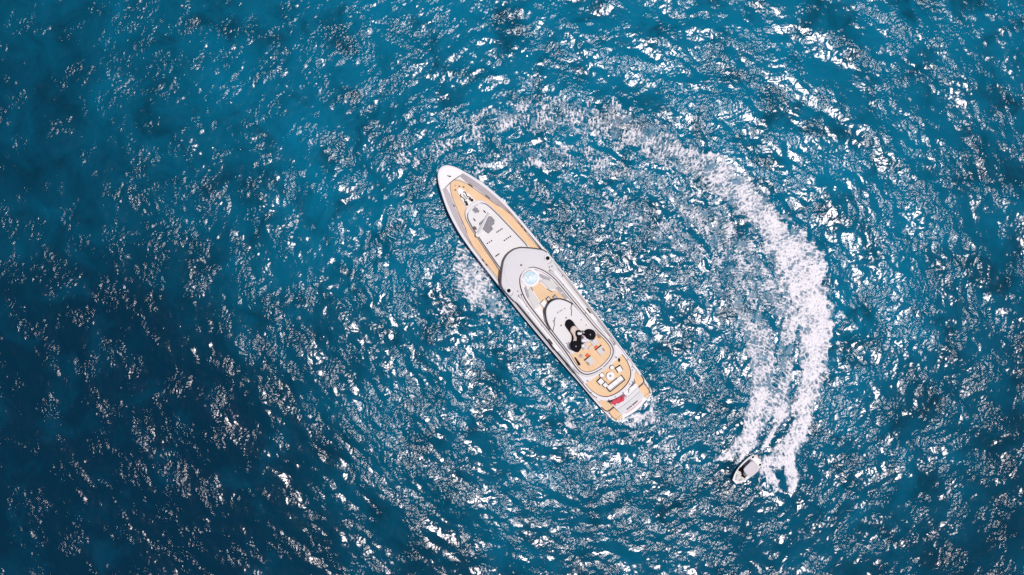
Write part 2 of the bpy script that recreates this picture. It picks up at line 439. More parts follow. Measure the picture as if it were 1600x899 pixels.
CREAM = simple_mat("cream_cushion_cloth", (0.60, 0.565, 0.54), .9, var=.07, scale=1.5, bump=.03)
BEIGE = simple_mat("beige_gloss_paint", (0.62, 0.49, 0.43), .85, var=.12, scale=1.2)
TAN = simple_mat("tan_cushion_cloth", (0.36, 0.25, 0.17), .9, var=.2, scale=3)
ORANGE = simple_mat("orange_cloth", (0.80, 0.14, 0.045), .85, var=.1, scale=2)
SHROUD = simple_mat("clear_shrouded_housing", (0.62, 0.50, 0.55), .6, var=.45, scale=1.6, bump=.08)

def teak_mat():
    m, nt, bs = nodes("teak_planking")
    Nn, Ll = nt.nodes, nt.links
    tc = Nn.new("ShaderNodeTexCoord")
    mp = Nn.new("ShaderNodeMapping"); mp.inputs["Scale"].default_value = (.35, 5.0, 1)
    Ll.new(tc.outputs["Object"], mp.inputs[0])
    nz = Nn.new("ShaderNodeTexNoise"); nz.inputs["Scale"].default_value = 1.2; nz.inputs["Detail"].default_value = 4
    Ll.new(mp.outputs[0], nz.inputs["Vector"])
    wv = Nn.new("ShaderNodeTexWave"); wv.wave_type = 'BANDS'; wv.bands_direction = 'Y'
    wv.inputs["Scale"].default_value = 2.6; wv.inputs["Distortion"].default_value = 0.0
    Ll.new(tc.outputs["Object"], wv.inputs["Vector"])
    nb = Nn.new("ShaderNodeTexNoise"); nb.inputs["Scale"].default_value = .45; nb.inputs["Detail"].default_value = 3
    Ll.new(tc.outputs["Object"], nb.inputs["Vector"])
    r = Nn.new("ShaderNodeValToRGB")
    r.color_ramp.elements[0].position = .25; r.color_ramp.elements[0].color = (0.67, 0.44, 0.26, 1)
    r.color_ramp.elements[1].position = .75; r.color_ramp.elements[1].color = (0.81, 0.58, 0.37, 1)
    ad = Nn.new("ShaderNodeMath"); ad.operation = 'MULTIPLY_ADD'; ad.inputs[1].default_value = .5
    Ll.new(nz.outputs["Fac"], ad.inputs[0])
    h = Nn.new("ShaderNodeMath"); h.operation = 'MULTIPLY'; h.inputs[1].default_value = .5
    Ll.new(nb.outputs["Fac"], h.inputs[0]); Ll.new(h.outputs[0], ad.inputs[2]); Ll.new(ad.outputs[0], r.inputs[0])
    seam = Nn.new("ShaderNodeMapRange"); seam.inputs[1].default_value = 0.0; seam.inputs[2].default_value = .12
    seam.inputs[3].default_value = .72; seam.inputs[4].default_value = 1.0
    Ll.new(wv.outputs["Fac"], seam.inputs[0])
    mu = Nn.new("ShaderNodeMix"); mu.data_type = 'RGBA'; mu.blend_type = 'MULTIPLY'; mu.inputs[0].default_value = 1
    Ll.new(r.outputs[0], mu.inputs[6]); Ll.new(seam.outputs[0], mu.inputs[7])
    Ll.new(mu.outputs[2], bs.inputs["Base Color"])
    bs.inputs["Roughness"].default_value = .75; bs.inputs["Specular IOR Level"].default_value = .2
    return m
TEAK = teak_mat()

def pool_mat():
    m, nt, bs = nodes("pool_water")
    Nn, Ll = nt.nodes, nt.links
    tc = Nn.new("ShaderNodeTexCoord")
    nz = Nn.new("ShaderNodeTexNoise"); nz.inputs["Scale"].default_value = 1.3; nz.inputs["Detail"].default_value = 2; nz.inputs["Distortion"].default_value = .8
    Ll.new(tc.outputs["Object"], nz.inputs["Vector"])
    r = Nn.new("ShaderNodeValToRGB")
    r.color_ramp.elements[0].position = .38; r.color_ramp.elements[0].color = (0.34, 0.52, 0.60, 1)
    r.color_ramp.elements[1].position = .62; r.color_ramp.elements[1].color = (0.60, 0.70, 0.73, 1)
    Ll.new(nz.outputs["Fac"], r.inputs[0]); Ll.new(r.outputs[0], bs.inputs["Base Color"])
    b = Nn.new("ShaderNodeBump"); b.inputs["Distance"].default_value = .08
    Ll.new(nz.outputs["Fac"], b.inputs["Height"]); Ll.new(b.outputs[0], bs.inputs["Normal"])
    bs.inputs["Roughness"].default_value = .6
    return m
POOL = pool_mat()

class MB:
    """collects shapes in metres and links them as ONE mesh object"""
    def __init__(s): s.v = []; s.f = []
    def add(s, v, f):
        b = len(s.v); s.v += [tuple(p) for p in v]; s.f += [tuple(i + b for i in q) for q in f]; return s
    def prism(s, pts, z0, z1, chamfer=0.0):
        """upright prism over a plan outline; z0/z1 may be functions of x"""
        a = sum(p[0] * q[1] - q[0] * p[1] for p, q in zip(pts, pts[1:] + pts[:1]))
        if a < 0: pts = pts[::-1]
        zf0 = z0 if callable(z0) else (lambda x: z0)
        zf1 = z1 if callable(z1) else (lambda x: z1)
        n = len(pts); rings = [[(x, y, zf0(x)) for x, y in pts]]
        if chamfer:
            rings.append([(x, y, zf1(x) - chamfer) for x, y in pts])
            rings.append([(x, y, zf1(x)) for x, y in inset(pts, chamfer)])
        else: rings.append([(x, y, zf1(x)) for x, y in pts])
        v = sum(rings, []); f = []
        for k in range(len(rings) - 1):
            for i in range(n):
                j = (i + 1) % n
                f.append((k * n + i, k * n + j, (k + 1) * n + j, (k + 1) * n + i))
        f.append(tuple(range((len(rings) - 1) * n, len(rings) * n)))
        f.append(tuple(range(n - 1, -1, -1)))
        return s.add(v, f)
    def box(s, c, size, rz=0.0, chamfer=0.0):
        hx, hy = size[0] / 2, size[1] / 2
        co, si = math.cos(rz), math.sin(rz)
        pts = [(c[0] + x * co - y * si, c[1] + x * si + y * co) for x, y in ((-hx, -hy), (hx, -hy), (hx, hy), (-hx, hy))]
        return s.prism(pts, c[2], c[2] + size[2], chamfer)
    def disc(s, c, r, h, n=24, chamfer=0.0, r2=None):
        return s.prism([(c[0] + r * math.cos(2 * math.pi * i / n), c[1] + (r2 or r) * math.sin(2 * math.pi * i / n)) for i in range(n)], c[2], c[2] + h, chamfer)
    def ring(s, outer, inner, z0, z1):
        """wall between two outlines with the same number of points (closed)"""
        zf0 = z0 if callable(z0) else (lambda x: z0)
        zf1 = z1 if callable(z1) else (lambda x: z1)
        n = len(outer); o = len(s.v)
        v = [(x, y, zf0(x)) for x, y in outer] + [(x, y, zf1(x)) for x, y in outer] + [(x, y, zf1(x)) for x, y in inner] + [(x, y, zf0(x)) for x, y in inner]
        f = []
        for k in range(4):
            kk = (k + 1) % 4
            for i in range(n):
                j = (i + 1) % n
                f.append((k * n + i, k * n + j, kk * n + j, kk * n + i))
        return s.add(v, f)
    def strip(s, A, B, z0, z1):
        """solid band between two open polylines A and B (same length)"""
        zf0 = z0 if callable(z0) else (lambda x: z0)
        zf1 = z1 if callable(z1) else (lambda x: z1)
        n = len(A)
        v = [(x, y, zf0(x)) for x, y in A] + [(x, y, zf1(x)) for x, y in A] + [(x, y, zf1(x)) for x, y in B] + [(x, y, zf0(x)) for x, y in B]
        f = [(0, n, 2 * n, 3 * n), (n - 1, 4 * n - 1, 3 * n - 1, 2 * n - 1)]
        for k in range(4):
            kk = (k + 1) % 4
            for i in range(n - 1):
                f.append((k * n + i, kk * n + i, kk * n + i + 1, k * n + i + 1))
        return s.add(v, f)
    def tube(s, P, r, n=6):
        v = []; f = []
        for i, p in enumerate(P):
            a = Vector(P[max(i - 1, 0)]); b = Vector(P[min(i + 1, len(P) - 1)])
            d = (b - a).normalized()
            u = d.cross(Vector((0, 0, 1)) if abs(d.z) < .9 else Vector((1, 0, 0))).normalized(); w = d.cross(u)
            rr = r[i] if isinstance(r, (list, tuple)) else r
            for k in range(n):
                t = 2 * math.pi * k / n
                q = Vector(p) + u * math.cos(t) * rr + w * math.sin(t) * rr
                v.append(q[:])
        for i in range(len(P) - 1):
            for k in range(n):
                kk = (k + 1) % n
                f.append((i * n + k, i * n + kk, (i + 1) * n + kk, (i + 1) * n + k))
        f.append(tuple(range(n - 1, -1, -1))); f.append(tuple(range((len(P) - 1) * n, len(P) * n)))
        return s.add(v, f)
    def dome(s, c, r, h, n=20, m=5):
        v = []; f = []
        for j in range(m):
            t = math.pi / 2 * j / m
            for i in range(n):
                p = 2 * math.pi * i / n
                v.append((c[0] + r * math.cos(t) * math.cos(p), c[1] + r * math.cos(t) * math.sin(p), c[2] + h * math.sin(t)))
        v.append((c[0], c[1], c[2] + h))
        for j in range(m - 1):
            for i in range(n):
                f.append((j * n + i, j * n + (i + 1) % n, (j + 1) * n + (i + 1) % n, (j + 1) * n + i))
        for i in range(n): f.append(((m - 1) * n + i, (m - 1) * n + (i + 1) % n, m * n))
        f.append(tuple(range(n - 1, -1, -1)))
        return s.add(v, f)
    def build(s, name, mat, parent=None, smooth_=False, label=None):
        me = bpy.data.meshes.new(name)
        me.from_pydata(s.v, [], s.f)
        bm = bmesh.new(); bm.from_mesh(me); bmesh.ops.recalc_face_normals(bm, faces=bm.faces); bm.to_mesh(me); bm.free()
        if smooth_: me.polygons.foreach_set("use_smooth", [True] * len(me.polygons))
        me.materials.append(mat)
        o = bpy.data.objects.new(name, me); COL.objects.link(o)
        if parent: o.parent = parent
        if label: o["label"] = label
        return o

def inset(pts, d):
    out = []; n = len(pts)
    for i in range(n):
        a, b, c = pts[i - 1], pts[i], pts[(i + 1) % n]
        e1 = Vector((b[0] - a[0], b[1] - a[1])); e2 = Vector((c[0] - b[0], c[1] - b[1]))
        if e1.length < 1e-6 or e2.length < 1e-6: out.append(b); continue
        e1.normalize(); e2.normalize()
        nn = Vector((-e1.y, e1.x)) + Vector((-e2.y, e2.x))
        if nn.length < 1e-4: out.append(b); continue
        nn.normalize(); k = 1 / max(.4, nn.dot(Vector((-e1.y, e1.x))))
        out.append((b[0] + nn.x * d * k, b[1] + nn.y * d * k))
    return out

def curve(pts, n=6, closed=False):
    """Catmull-Rom through the points"""
    out = []; m = len(pts); rng = range(m if closed else m - 1)
    g = (lambda i: pts[i % m]) if closed else (lambda i: pts[max(0, min(m - 1, i))])
    for i in rng:
        p = [np.array(g(i + k), float) for k in (-1, 0, 1, 2)]
        for t in np.linspace(0, 1, n, endpoint=False):
            out.append(tuple(.5 * (2 * p[1] + (p[2] - p[0]) * t + (2 * p[0] - 5 * p[1] + 4 * p[2] - p[3]) * t * t + (3 * p[1] - p[0] - 3 * p[2] + p[3]) * t ** 3)))
    if not closed: out.append(tuple(map(float, pts[-1])))
    return out

# ================================================================ the yacht
# Plan survey of the yacht: s runs from the bow to the stern, t from the centreline to starboard,
# both in eighths of a metre as measured at sea level; k(z) turns them into metres at height z.
def k(z): return (H - z) / FPX
S0, T0, ZREF = 214.8, -31.6, 4.5
def X(s, z): return (S0 - s) * k(z)
def Yc(t, z): return -t * k(z)                                  # symmetric parts
def P(s, t, z): return ((S0 - s) * k(z), -(t - T0) * k(z) - T0 * k(ZREF))   # single surveyed spots
def sym(pts, z, n=5):
    """closed outline from a half outline (s, t>=0) given bow to stern"""
    c = curve(pts, n)
    r = [(X(s, z), Yc(t, z)) for s, t in c]
    l = [(x, -y) for x, y in r[::-1]]
    if abs(r[0][1]) < 1e-6: l = l[:-1]
    if abs(r[-1][1]) < 1e-6: l = l[1:]
    return r + l
YROT = math.atan2(.779, -.627)
YLOC = Vector((.779 * -T0 * k(ZREF), .627 * -T0 * k(ZREF), 0))
def to_world(x, y, z):
    c, s_ = math.cos(YROT), math.sin(YROT)
    return Vector((YLOC.x + x * c - y * s_, YLOC.y + x * s_ + y * c, z))

yacht = bpy.data.objects.new("motor_yacht", None); COL.objects.link(yacht)
yacht.location = YLOC; yacht.rotation_euler = (0, 0, YROT)
tag(yacht, "long white motor yacht with teak decks and round blue jacuzzi on the open sea", "yacht")
Y_ = yacht

HW = [(0, 0), (1.2, 5), (3.5, 9), (8, 13.2), (16, 18.4), (27, 23.3), (45, 30.2), (63, 35.8), (84, 40.3), (104, 43.2), (130, 44.8),
      (166, 45.6), (208, 46.2), (260, 46.6), (320, 45.6), (360, 44.6), (400, 43), (440, 42), (466, 40.6), (476, 38.8), (481, 36)]
hs = [p[0] for p in HW]; ht = [p[1] for p in HW]
def hw(s): return float(np.interp(s, hs, ht))
def rim(s): return float(np.interp(s, [0, 100, 240, 400, 440, 470, 486], [5.9, 5.4, 4.7, 4.4, 4.1, 2.2, 1.6]))
def deckz(s): return float(np.interp(s, [0, 100, 240, 400, 440, 470, 486], [4.9, 4.5, 3.8, 3.5, 3.3, 1.3, 1.1]))
def xs(x):  # back from x to s for functions of x
    return S0 - x / k(4.5)
rimx = lambda x: rim(xs(x)); deckx = lambda x: deckz(xs(x))
HC = curve(HW, 4)
# hull skin: rim, knuckle, waterline, below
mb = MB(); rows = []
for s, t in HC:
    f = float(np.interp(s, [0, 60, 150, 300, 480], [.42, .66, .88, .95, .95])); z = rim(s)
    sh = float(np.interp(s, [0, 40, 120], [9, 4, 0]))
    rows.append([(s, t, z), (s + sh * .25, t * (.93 + .07 * (f > .9)), z * .72), (s + sh * .7, t * (f * .6 + .4 * 1), z * .35), (s + sh, t * f, 0.0), (s + sh, t * f * .6, -1.3)])
m_ = len(rows[0]); v = []; f = []
for side in (1, -1):
    b = len(v)
    for r in rows:
        for s, t, z in r: v.append((X(s, 4.5), side * Yc(t, 4.5), z))
    for i in range(len(rows) - 1):
        for j in range(m_ - 1):
            a = b + i * m_ + j
            f.append((a, a + 1, a + m_ + 1, a + m_))
e = [(b_ + (len(rows) - 1) * m_ + j) for b_ in (0, len(rows) * m_) for j in range(m_)]
f.append(tuple(e[:m_]) + tuple(e[m_:][::-1]))
mb.add(v, f); mb.build("hull", WHITE, Y_, True)

# main deck sheet (white), 3-D following the sheer
def side_line(fn, a, b, n=40, z=4.5):
    return [(X(s, z), Yc(fn(s), z)) for s in np.linspace(a, b, n)]
def mirror(L_): return [(x, -y) for x, y in L_]
mb = MB()
A = side_line(lambda s: max(.05, hw(s) - 3.2), 2.5, 483, 90)
mb.strip(A, mirror(A), lambda x: deckx(x) - .25, deckx)
mb.build("main_deck", WHITE, Y_)
# bulwark: white cap and a sloping inner face
mb = MB(); inner = MB()
for sg in (1, -1):
    A = [(X(s, 5), sg * Yc(t, 5)) for s, t in HC if s < 470]
    B = [(X(s + 3 * (s < 14), 5), sg * Yc(max(.02, t - float(np.interp(s, [0, 10, 60, 190, 450], [2.5, 3.6, 4.2, 3.4, 3.2]))), 5)) for s, t in HC if s < 470]
    mb.strip(A, B, lambda x: rimx(x) - .18, lambda x: rimx(x) + .03)
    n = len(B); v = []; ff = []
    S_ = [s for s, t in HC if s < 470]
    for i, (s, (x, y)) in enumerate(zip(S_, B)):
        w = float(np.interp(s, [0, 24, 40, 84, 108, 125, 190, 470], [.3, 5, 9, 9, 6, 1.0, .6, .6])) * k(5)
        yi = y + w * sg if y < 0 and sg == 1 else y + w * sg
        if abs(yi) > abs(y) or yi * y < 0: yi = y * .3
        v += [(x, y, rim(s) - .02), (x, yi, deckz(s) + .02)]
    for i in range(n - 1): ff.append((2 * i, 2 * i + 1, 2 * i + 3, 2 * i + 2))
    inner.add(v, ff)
mb.build("bulwark_cap", WHITE, Y_)
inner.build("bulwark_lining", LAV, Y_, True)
# solid bow cap
capo = sym([(1.5, 0), (4, 8), (9, 12.6), (17, 17.6), (26.2, 21.8), (27.6, 14), (26.6, 6), (26.2, 0)], 5.8, 4)
MB().prism(capo, 5.2, 5.93, .05).build("bow_cap", BRIGHT, Y_)
x, y = P(17, .4, 6); mb = MB(); mb.box((x, y, 5.93), (.5, .16, .14), .5); mb.box((x - .25, y - .2, 5.93), (.2, .3, .1)); mb.build("bow_fairlead", DARK, Y_)
c = curve([(27.4, -14), (26.6, 0), (27.4, 14)], 6)
MB().tube([(X(s, 6), Yc(t, 6), 5.95) for s, t in c], .05).build("bow_rail", LINE, Y_)

# teak: foredeck and side decks
def teak_t(s): return float(np.interp(s, [28, 32, 45, 73, 97, 108, 125, 150, 192, 201], [4, 9, 15.6, 24, 30, 35, 38.6, 39.6, 40, 40.4]))
ss = np.linspace(28, 199, 60)
A = [(X(s, 4.7), Yc(teak_t(s), 4.7)) for s in ss]
MB().strip(A, mirror(A), lambda x: deckx(x) - .02, lambda x: deckx(x) + .03).build("foredeck_planking", TEAK, Y_)
# thin dark seam round the teak
for sg in (1, -1):
    MB().tube([(x, sg * y, deckx(x) + .05) for x, y in A], .045).build("deck_seam", LINE, Y_)

# windlass island
zi = 5.15
pod = sym([(41.5, 0), (42.5, 3), (49, 5.2), (54, 5.4), (58, 7.4), (73, 9.2), (74, 8.4), (74, 0)], zi, 4)
isl = MB().prism(pod, 4.5, zi, .06).build("anchor_island", BRIGHT, Y_)
for sg in (1, -1):
    mb = MB()
    mb.tube([(X(s, zi), Yc(sg * t, zi), zi + .06) for s, t in curve([(51, 2.2), (53, 4.6), (60, 3.0), (64, 5.6), (69, 5.0)], 4)], .09)
    mb.build("anchor_chain", DARK, Y_)
    mb = MB(); mb.disc((X(69.5, zi), Yc(sg * 5.2, zi), zi), .28, .35, 12, .05); mb.box((X(66, zi), Yc(sg * 3.4, zi), zi), (.5, .25, .3)); mb.build("windlass", DARK, Y_)
mb = MB(); mb.box((X(57, zi), 0, zi), (.8, .12, .12)); mb.box((X(62, zi), 0, zi), (.12, .5, .12)); mb.build("chain_stopper", DARK, Y_)
for s, t in ((35, -.5), (40, 3.5), (40.5, -5), (45, 8)):
    x, y = P(s, t, 4.9); mb = MB(); mb.box((x, y, deckx(x) + .02), (.34, .14, .2), .6); mb.disc((x, y, deckx(x) + .02), .12, .26, 8); mb.build("bollard", STEEL if s < 38 else DARK, Y_)
# cleats along the sides
for s, t in ((48, 17.4), (52, 18.6), (78, 27.5), (82, 28.6), (58, -22), (86, -30.5), (150, 40.6), (153, -40.6), (158, 41), (162, -40)):
    x, y = P(s, t, 5); z = deckx(x) + .03
    mb = MB(); mb.box((x, y, z), (.62, .14, .18), 0); mb.box((x, y, z), (.2, .24, .12)); mb.build("cleat", DARK, Y_)

# coach roof forward of the bridge
zc = 6.3
cro = [(72, 0), (72.8, 7), (75, 13), (80, 17.6), (88, 21), (103, 23.4), (120, 25), (145, 27), (170, 28.8), (180, 29.6), (186, 28.5), (187, 22), (187, 0)]
outl = sym(cro, zc, 5)
croof = MB().prism(outl, 4.4, zc - .5, .12).build("coach_roof", WHITE, Y_)
cri = [(77.5, 0), (78.4, 6), (81, 12), (88, 17.6), (103, 20.6), (120, 22.4), (145, 24.4), (168, 26.2), (178, 26.4), (183, 24), (184, 0)]
inn = sym(cri, zc, 5)
MB().prism(inn, zc - .55, zc, .1).build("roof_panel", COACH, croof)
for sg in (1, -1):
    c = curve([p for p in cri if 1 < p[1]][1:10], 4)
    MB().tube([(X(s, zc), Yc(sg * (t + .7), zc), zc - .42) for s, t in c], .10).build("roof_gutter", LINE, croof)
x, y = P(84.7, -.3, zc)
mb = MB(); mb.box((x, y, zc), (.95, .85, .12), .1, .03); mb.box((x - .5, y - .25, zc), (.4, .5, .16), .5); mb.build("deck_hatch", GREY, croof)
MB().tube([P(86, 4, zc) + (zc + .05,), P(79, 2, zc) + (zc + .05,), P(81, 8, zc) + (zc + .05,)], .05).build("grab_rail", STEEL, croof)
for s, t in ((95.5, 9.4), (95.5, -11)):
    x, y = P(s, t, zc); MB().box((x, y, zc), (.62, .2, .08)).build("skylight_slit", BLACK, croof)
x, y = P(106.3, -18.4, zc)
mb = MB(); mb.disc((x, y, zc), .42, .25, 12, .06, .26); mb.box((x + .1, y - .1, zc + .25), (.4, .12, .08), .6); mb.build("vent_cowl", simple_mat("dark_maroon_paint", (.10, .05, .05), .6), croof)
for a, b, n in (((118.5, 20.6), (118, 11.5), 4), ((138, -3), (138, -11.8), 3), ((145.5, 27 - 1), (146, 16), 0), ((145, 13.4), (145, 13.3), 0)):
    pass
def dots(p0, p1, n):
    for i in range(n):
        t = i / (n - 1)
        x, y = P(p0[0] + (p1[0] - p0[0]) * t, p0[1] + (p1[1] - p0[1]) * t, zc)
        MB().box((x, y, zc), (.22, .26, .05)).build("skylight", BLACK, croof)
dots((132.6, 4.4), (133.6, 13.6), 4)     # rows of small black skylights
dots((137.0, -18.2), (137.9, -10.6), 3)
dots((150.0, 5.4), (151.0, 16.4), 4)
x, y = P(161, -17.6, zc); MB().box((x, y, zc), (.2, .95, .06), -.05).build("skylight", BLACK, croof)
# folded boat crane and covered gear
pts = [P(s, t, zc + .3) for s, t in ((105.3, 10.2), (108, 13), (115.5, 13.4), (120, 9), (119.4, 4), (125, 2.8), (126, -7.6), (121, -9), (114.7, -10), (110, -3))]
mb = MB().prism(pts, zc, zc + .34, .1); cov = mb.build("gear_cover", GREY, croof)
pts = [P(s, t, zc + .3) for s, t in ((104.4, -9), (103.4, 4.6), (105, 4), (107.8, -10.4))]
MB().prism(pts, zc, zc + .3, .06).build("gear_cover", GREY, croof)
a, b = P(100.7, 14, zc + 1.2), P(116.9, -21.3, zc + 1.2)
mb = MB(); mb.tube([(a[0], a[1], zc + .75), (b[0], b[1], zc + .75)], [.2, .34], 8); mb.disc((b[0], b[1], zc), .45, .95, 14, .1); mb.disc((a[0], a[1], zc), .2, .7, 10)
crane = mb.build("crane_boom", BRIGHT, croof)
MB().tube([(a[0], a[1], zc + .98), (b[0], b[1], zc + 1.12)], .05).build("crane_hose", STEEL, crane)

# deck house below the bridge roof
dh = sym([(176, 0), (178, 16), (184, 28), (196, 36), (215, 38.5), (300, 38.5), (390, 37.5), (402, 34), (404, 0)], 6, 4)
MB().prism(dh, 3.3, 7.9).build("deck_house", WHITE, Y_)
for sg in (1, -1):
    A = [(X(s, 6), sg * (Yc(38.7, 6))) for s in np.linspace(225, 385, 12)]
    B = [(x, y + sg * .15) for x, y in A]
    MB().strip(A, B, 4.6, 5.8).build("side_window_band", BLACK, Y_)

# bridge roof plate with its wings
zb = 8.5
plate = [(170, 0), (170.8, 7), (174, 15), (179, 21.5), (188, 31), (195, 37.5), (200, 41.6), (207, 44), (216, 44.2), (232, 43), (245, 40.6), (300, 40), (350, 39.4), (376, 38.2), (390, 34), (398, 27), (402.5, 18), (405, 8), (405.6, 0)]
plate_out = sym(plate, zb, 5)
broof = MB().prism(plate_out, zb - .55, zb - .05, .12).build("bridge_roof", PALE, Y_)
mb = MB(); c = curve([p for p in plate if p[0] < 214], 5)
c = [(X(s - .9, zb), Yc(t + .7 * (t > 5), zb)) for s, t in c]
full = c[::-1][:-1] + mirror(c)
MB().tube([(x, y, zb - .46) for x, y in full], .12).build("roof_edge_shadow", LINE, broof)  # dark tube stands in for the shadow along the roof's front edge
# raised crown of the bridge roof
cr = sym([(174, 0), (175, 8), (182, 20), (190, 28), (203, 33), (215, 32), (218, 22), (218, 0)], zb, 4)
MB().prism(cr, zb - .1, zb + .02, .05).build("roof_crown", PALE, broof)
x, y = P(196.5, 1.5, zb); mb = MB(); mb.box((x, y, zb), (.42, .12, .12)); mb.box((x, y, zb), (.12, .42, .12)); mb.build("roof_aerial", DARK, broof)
for s, t in ((213, 40), (214.4, -39)):
    x, y = P(s, t, zb)
    w = MB().disc((x, y, zb - .06), .55, .5, 14, .1).build("search_light_base", BRIGHT, broof)
    MB().dome((x - .12, y - .05, zb + .44), .38, .3, 14, 4).build("search_light", BLACK, w)
    MB().tube([(x - .9, y - .5, zb), (x - 1.15, y, zb + .05), (x - 1.0, y + .6, zb)], .05).build("rail_hoop", STEEL, broof)
for s, t in ((226.5, 34), (231, 31.5), (228, 38), (225, -28), (231.5, -32), (233, -27), (247, 36), (250, 41), (252, -33), (262, -36), (262, 33.5), (290, -33), (300, 37), (330, -36.5), (318, 33), (384, 37), (402, 27), (403, -31)):
    x, y = P(s, t, zb); MB().disc((x, y, zb - .05), .12, .12, 8).build("deck_light", DARK, broof)

# coaming round the sun deck
zs_ = 9.3
co = [(206, 0), (207.5, 6), (211, 12.4), (219, 18.6), (230, 23.6), (245, 27), (265, 28), (300, 28.4), (345, 29), (372, 31.6), (386, 30.6), (394, 25), (398.4, 16), (400.4, 6), (400.8, 0)]
ci = [(208.2, 0), (209.5, 5.2), (212.8, 11), (220.2, 16.8), (231, 21.8), (245.5, 25.2), (265, 26.2), (300, 26.6), (345, 27.2), (371, 29.8), (384.6, 28.9), (392, 23.8), (396.2, 15.4), (398, 6), (398.4, 0)]
coaming = MB().ring(sym(co, zs_, 5), sym(ci, zs_, 5), zb - .1, lambda x: zs_ if xs(x) < 340 else 9.0).build("sun_deck_coaming", WHITE, Y_)
for off, zz, rad in ((.9, zb + .05, .10), (4.6, zb + .02, .06), (7.6, zb + .02, .05)):
    for sg in (1, -1):
        c = curve([(s, t + off) for s, t in co if (off < 2 and s > 207) or 228 < s < 392], 4)
        MB().tube([(X(s, zb), Yc(sg * t, zb), zz) for s, t in c], rad).build("deck_gutter" if rad > .055 else "hand_rail", LINE if off < 2 else STEEL, broof)
# wide white cap strips along the wings
for sg in (1, -1):
    A = [(X(s, zb), sg * Yc(t, zb)) for s, t in ((236, 33.4), (260, 33.8), (300, 34), (340, 34.2), (372, 35.4))]
    B = [(X(s, zb), sg * Yc(t, zb)) for s, t in ((236, 36.4), (260, 36.8), (300, 36.8), (340, 36.6), (372, 36.6))]
    MB().strip(A, B, zb - .06, zb + .12).build("side_coaming", BRIGHT, broof)
    x, y = X(318, zb), sg * Yc(38.4, zb)
    MB().box((x, y, zb - .05), (1.15, .26, .1)).build("side_vent", DARK, broof)
    MB().box((X(331, zb), sg * Yc(37.6, zb), zb - .05), (1.5, .6, .22), 0, .05).build("life_raft_case", BRIGHT, broof)
# sun-deck floor
fl = sym([(209, 0), (213, 11), (220, 16.5), (231, 21.4), (246, 25), (300, 26.2), (345, 27), (371, 29.5), (384, 28.6), (392, 23), (397, 12), (398, 0)], zb, 4)
MB().prism(fl, zb - .3, zb + .02).build("sun_deck", WHITE, Y_)
tk = [P(s, t, zb) for s, t in ((234, 7.6), (251.5, 9.8), (253.5, 10.8), (258, 12), (260, 17.6), (270, 21), (281, 20), (281, -18.5), (277, -17.5), (262, -12.5), (254, -10.4), (232.6, -7.6))]
MB().prism(tk, zb, zb + .05).build("sun_deck_planking", TEAK, Y_)
x, y = P(233, 0, zb)
for a, b in (((232, -8.2), (239, -9.3)), ((251, 9.9), (260, 13.2)), ((233.6, 7.9), (235.2, 8.6))):
    pa, pb = P(*a, zb), P(*b, zb)
    MB().tube([(pa[0], pa[1], zb + .1), (pb[0], pb[1], zb + .1)], .07).build("step_edge", LINE, Y_)
# jacuzzi
jx, jy = P(221.3, .6, zb)
jac = MB(); jac.disc((jx, jy, zb), 1.72, .42, 36, .1); jac = jac.build("jacuzzi", BRIGHT, Y_)
MB().disc((jx, jy, zb + .42), 1.2, .03, 32).build("jacuzzi_water", POOL, jac)
mb = MB(); R_, r_ = [(jx + 1.30 * math.cos(a), jy + 1.30 * math.sin(a)) for a in np.linspace(0, 2 * math.pi, 32, endpoint=False)], [(jx + 1.19 * math.cos(a), jy + 1.19 * math.sin(a)) for a in np.linspace(0, 2 * math.pi, 32, endpoint=False)]
mb.ring(R_, r_, zb + .40, zb + .50).build("jacuzzi_rim", PALE, jac)
MB().disc((jx + .1, jy, zb + .43), .34, .06, 14).build("jacuzzi_bubbles", BRIGHT, jac)
for a in range(7):
    th = 2 * math.pi * a / 7
    MB().disc((jx + .85 * math.cos(th), jy + .85 * math.sin(th), zb + .44), .13, .03, 8).build("jacuzzi_jet", BRIGHT, jac)
# built-in sun pads: cream with grey end cushions
def pad(pts, z0, z1, mat, name, parent=Y_):
    return MB().prism([P(s, t, z1) for s, t in pts], z0, z1, .06).build(name, mat, parent)
pad([(233.5, 10.2), (238, 20.5), (252, 25.3), (259, 25.4), (257.6, 19), (252.6, 12)], zb, zb + .4, CREAM, "sun_pad")
pad([(232.5, -9.8), (237, -21.5), (262, -24.8), (261.5, -14.6), (254, -11.9)], zb, zb + .4, CREAM, "sun_pad")
pad([(264, -14), (263, -25.4), (300, -25.6), (306, -22.6), (281, -19.4), (276, -18.6)], zb, zb + .3, BRIGHT, "sun_pad")
pad([(226, 13.2), (226.5, 17), (241, 24), (243.4, 21), (234, 15)], zb + .38, zb + .56, GREYC, "grey_bolster")
pad([(227, -13.2), (228, -17.2), (243, -22.8), (243.6, -19.6), (235, -15.5)], zb + .38, zb + .56, GREYC, "grey_bolster")
pad([(258.5, 20.5), (258, 25.2), (283, 26), (283, 21.6)], zb, zb + .4, CREAM, "sun_pad")
for a in (259, 271.5):
    pad([(a, 22), (a, 25.4), (a + 10, 25.8), (a + 10, 22.4)], zb + .38, zb + .55, GREYC, "grey_bolster")
c = curve([(214, -9.4), (210.3, -4), (210, 4), (213, 9)], 4)
MB().tube([P(s, t, 9.2) + (zb + .5,) for s, t in c], .06).build("spa_rail", STEEL, Y_)

